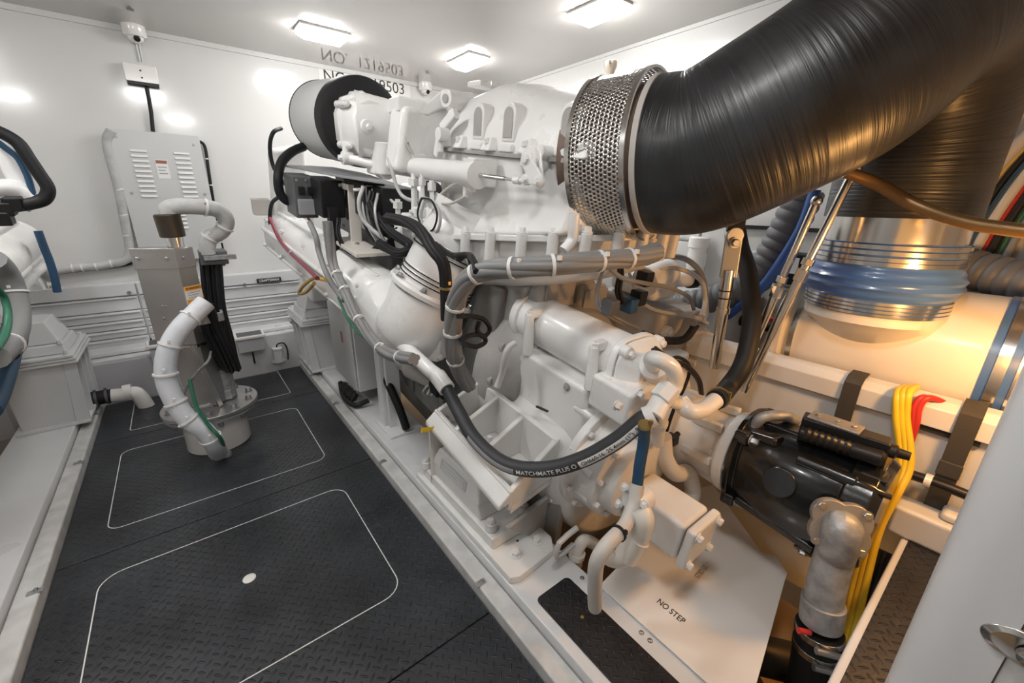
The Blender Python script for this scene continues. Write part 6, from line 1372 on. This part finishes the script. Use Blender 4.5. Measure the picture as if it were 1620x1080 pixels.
# ------------------------------------------------------------------ left engine (its far corner shows at the left edge)
LO = V((-1.27, 1.0, 0.3))
le = thing('marine_engine', 'second white marine engine, only its end showing at the left edge', 'engine')
LM = Matrix.Translation(LO) @ Matrix.Rotation(TILT, 4, 'X'); le.matrix_world = LM
LI = LM.inverted()
def Q(px, py, **k):
    return LI @ P(px, py, **k)
p1 = LI @ P(38, 378, x=-.74); p0 = LI @ P(-60, 470, x=-.74)
d = (p1 - p0).normalized()
B1 = LI @ P(22, 384, x=-.72); B0 = LI @ P(-170, 520, x=-.80)
d = (B1 - B0).normalized(); L_ = (B1 - B0).length
b = MB(); b.lathe(B0, d, [(0, .11), (.02, .125), (L_ - .04, .120), (L_ - .03, .128), (L_ - .005, .128), (L_, .10)], 40); mn = obj('intake_manifold', b, PT, le, smooth=60)
for off in ((.04, .12), (-.05, .115), (.105, -.06)):
    b = MB(); o_ = V((off[0], 0, off[1])); b.cyl(B0 + o_, B1 + o_ - d * .04, .014, n=10); obj('rail', b, PT, mn)
b = MB(); b.box(-.40, .34, .3, 2.2, -.1, .6); obj('crankcase', b, CA, le, .02)
b = MB(); b.box(-.3, .40, .1, 1.9, .6, .95); obj('cylinder_bank', b, CG, le, .03)
for k, (pts, r, mt_, lb) in enumerate((
    ([(-20, 300), (10, 296), (35, 300), (52, 312)], .036, PT, 'white pipe crossing the top'),
    ([(-10, 215), (8, 250), (20, 275), (38, 305)], .030, PT, 'white upright pipe'),
    ([(-20, 330), (5, 322), (30, 322), (50, 328)], .025, CG, 'grey pipe'))):
    b = MB(); b.tube([Q(x, y, y=3.02 + .03 * k) for x, y in pts], r, 16); obj('cross_pipe', b, mt_, le, label=lb)
for px, py in ((8, 330), (22, 322), (5, 345)):
    c = Q(px, py, y=2.95); b = MB(); b.box(c.x - .03, c.x + .03, c.y - .04, c.y + .04, c.z - .03, c.z + .03); obj('connector', b, M['blackplastic'], le, .008)
p_ = [Q(78, 415, x=-.70), Q(50, 440, x=-.72), Q(20, 478, x=-.74), Q(-10, 500, x=-.75)]
b = MB(); b.tube(p_, .022, 12); obj('lower_rail', b, PT, le)
c = Q(58, 450, x=-.76)
b = MB(); b.loft([[c + V(q) for q in ((-.09, -.08, -.07), (.05, -.08, -.07), (.05, .06, -.07), (-.09, .06, -.07))], [c + V(q) for q in ((-.10, -.05, .09), (.03, -.05, .09), (.03, .08, .09), (-.10, .08, .09))]]); bk = obj('mount_arm', b, CA, le, .012)
BOLT(bk, c + V((.05, -.02, 0)), (1, 0, 0), .014, .02, PT); BOLT(bk, c + V((.0, -.08, .03)), (0, -1, 0), .012, .014, PT)
def lw(name, px, r, mt_, lb, cat='hose', x=-.72, y=None, **k):
    if y is not None: return loom(name, [P(a, c_, y=y) for a, c_ in px], r, mt_, lb, cat, **k)
    return loom(name, [P(a, c_, x=x) for a, c_ in px], r, mt_, lb, cat, **k)
lw('black_hose', [(-10, 205), (12, 215), (30, 228), (45, 250), (62, 275), (76, 298), (70, 315), (50, 322), (25, 326), (-10, 330)], .026, M['black'], 'thick black hose bent around the top of the left engine', y=2.95)
lw('blue_hose', [(-10, 220), (10, 235), (28, 250), (42, 275), (50, 300), (56, 318)], .013, M['bluehose'], 'dark blue hose just inside the thick black one on the left engine', y=3.0)
lw('blue_hose', [(60, 365), (70, 392), (78, 412), (86, 438), (91, 462)], .017, M['bluehose'], 'dark blue hose dropping from the left manifold to the pedestal', y=3.22)
lw('grey_loom', [(-12, 410), (8, 430), (22, 462), (28, 500), (22, 530), (8, 552), (-8, 566)], .042, M['greycable'], 'thick grey loom curving along the left photo edge', 'cable', x=-.62, ties=(.35, .8))
lw('green_wire', [(-10, 452), (6, 470), (13, 500), (8, 530), (-6, 552)], .012, M['green'], 'green wire inside the curve of the grey loom at the left edge', 'cable', x=-.58)
lw('black_boot', [(32, 520), (28, 545), (16, 560)], .030, M['black'], 'black rubber boot below the grey loom at the left edge', x=-.68)
lw('blue_hose', [(18, 560), (10, 590), (-2, 625), (-15, 650)], .034, M['bluehose'], 'thick blue hose at the left photo edge beside the pedestal', x=-.72)
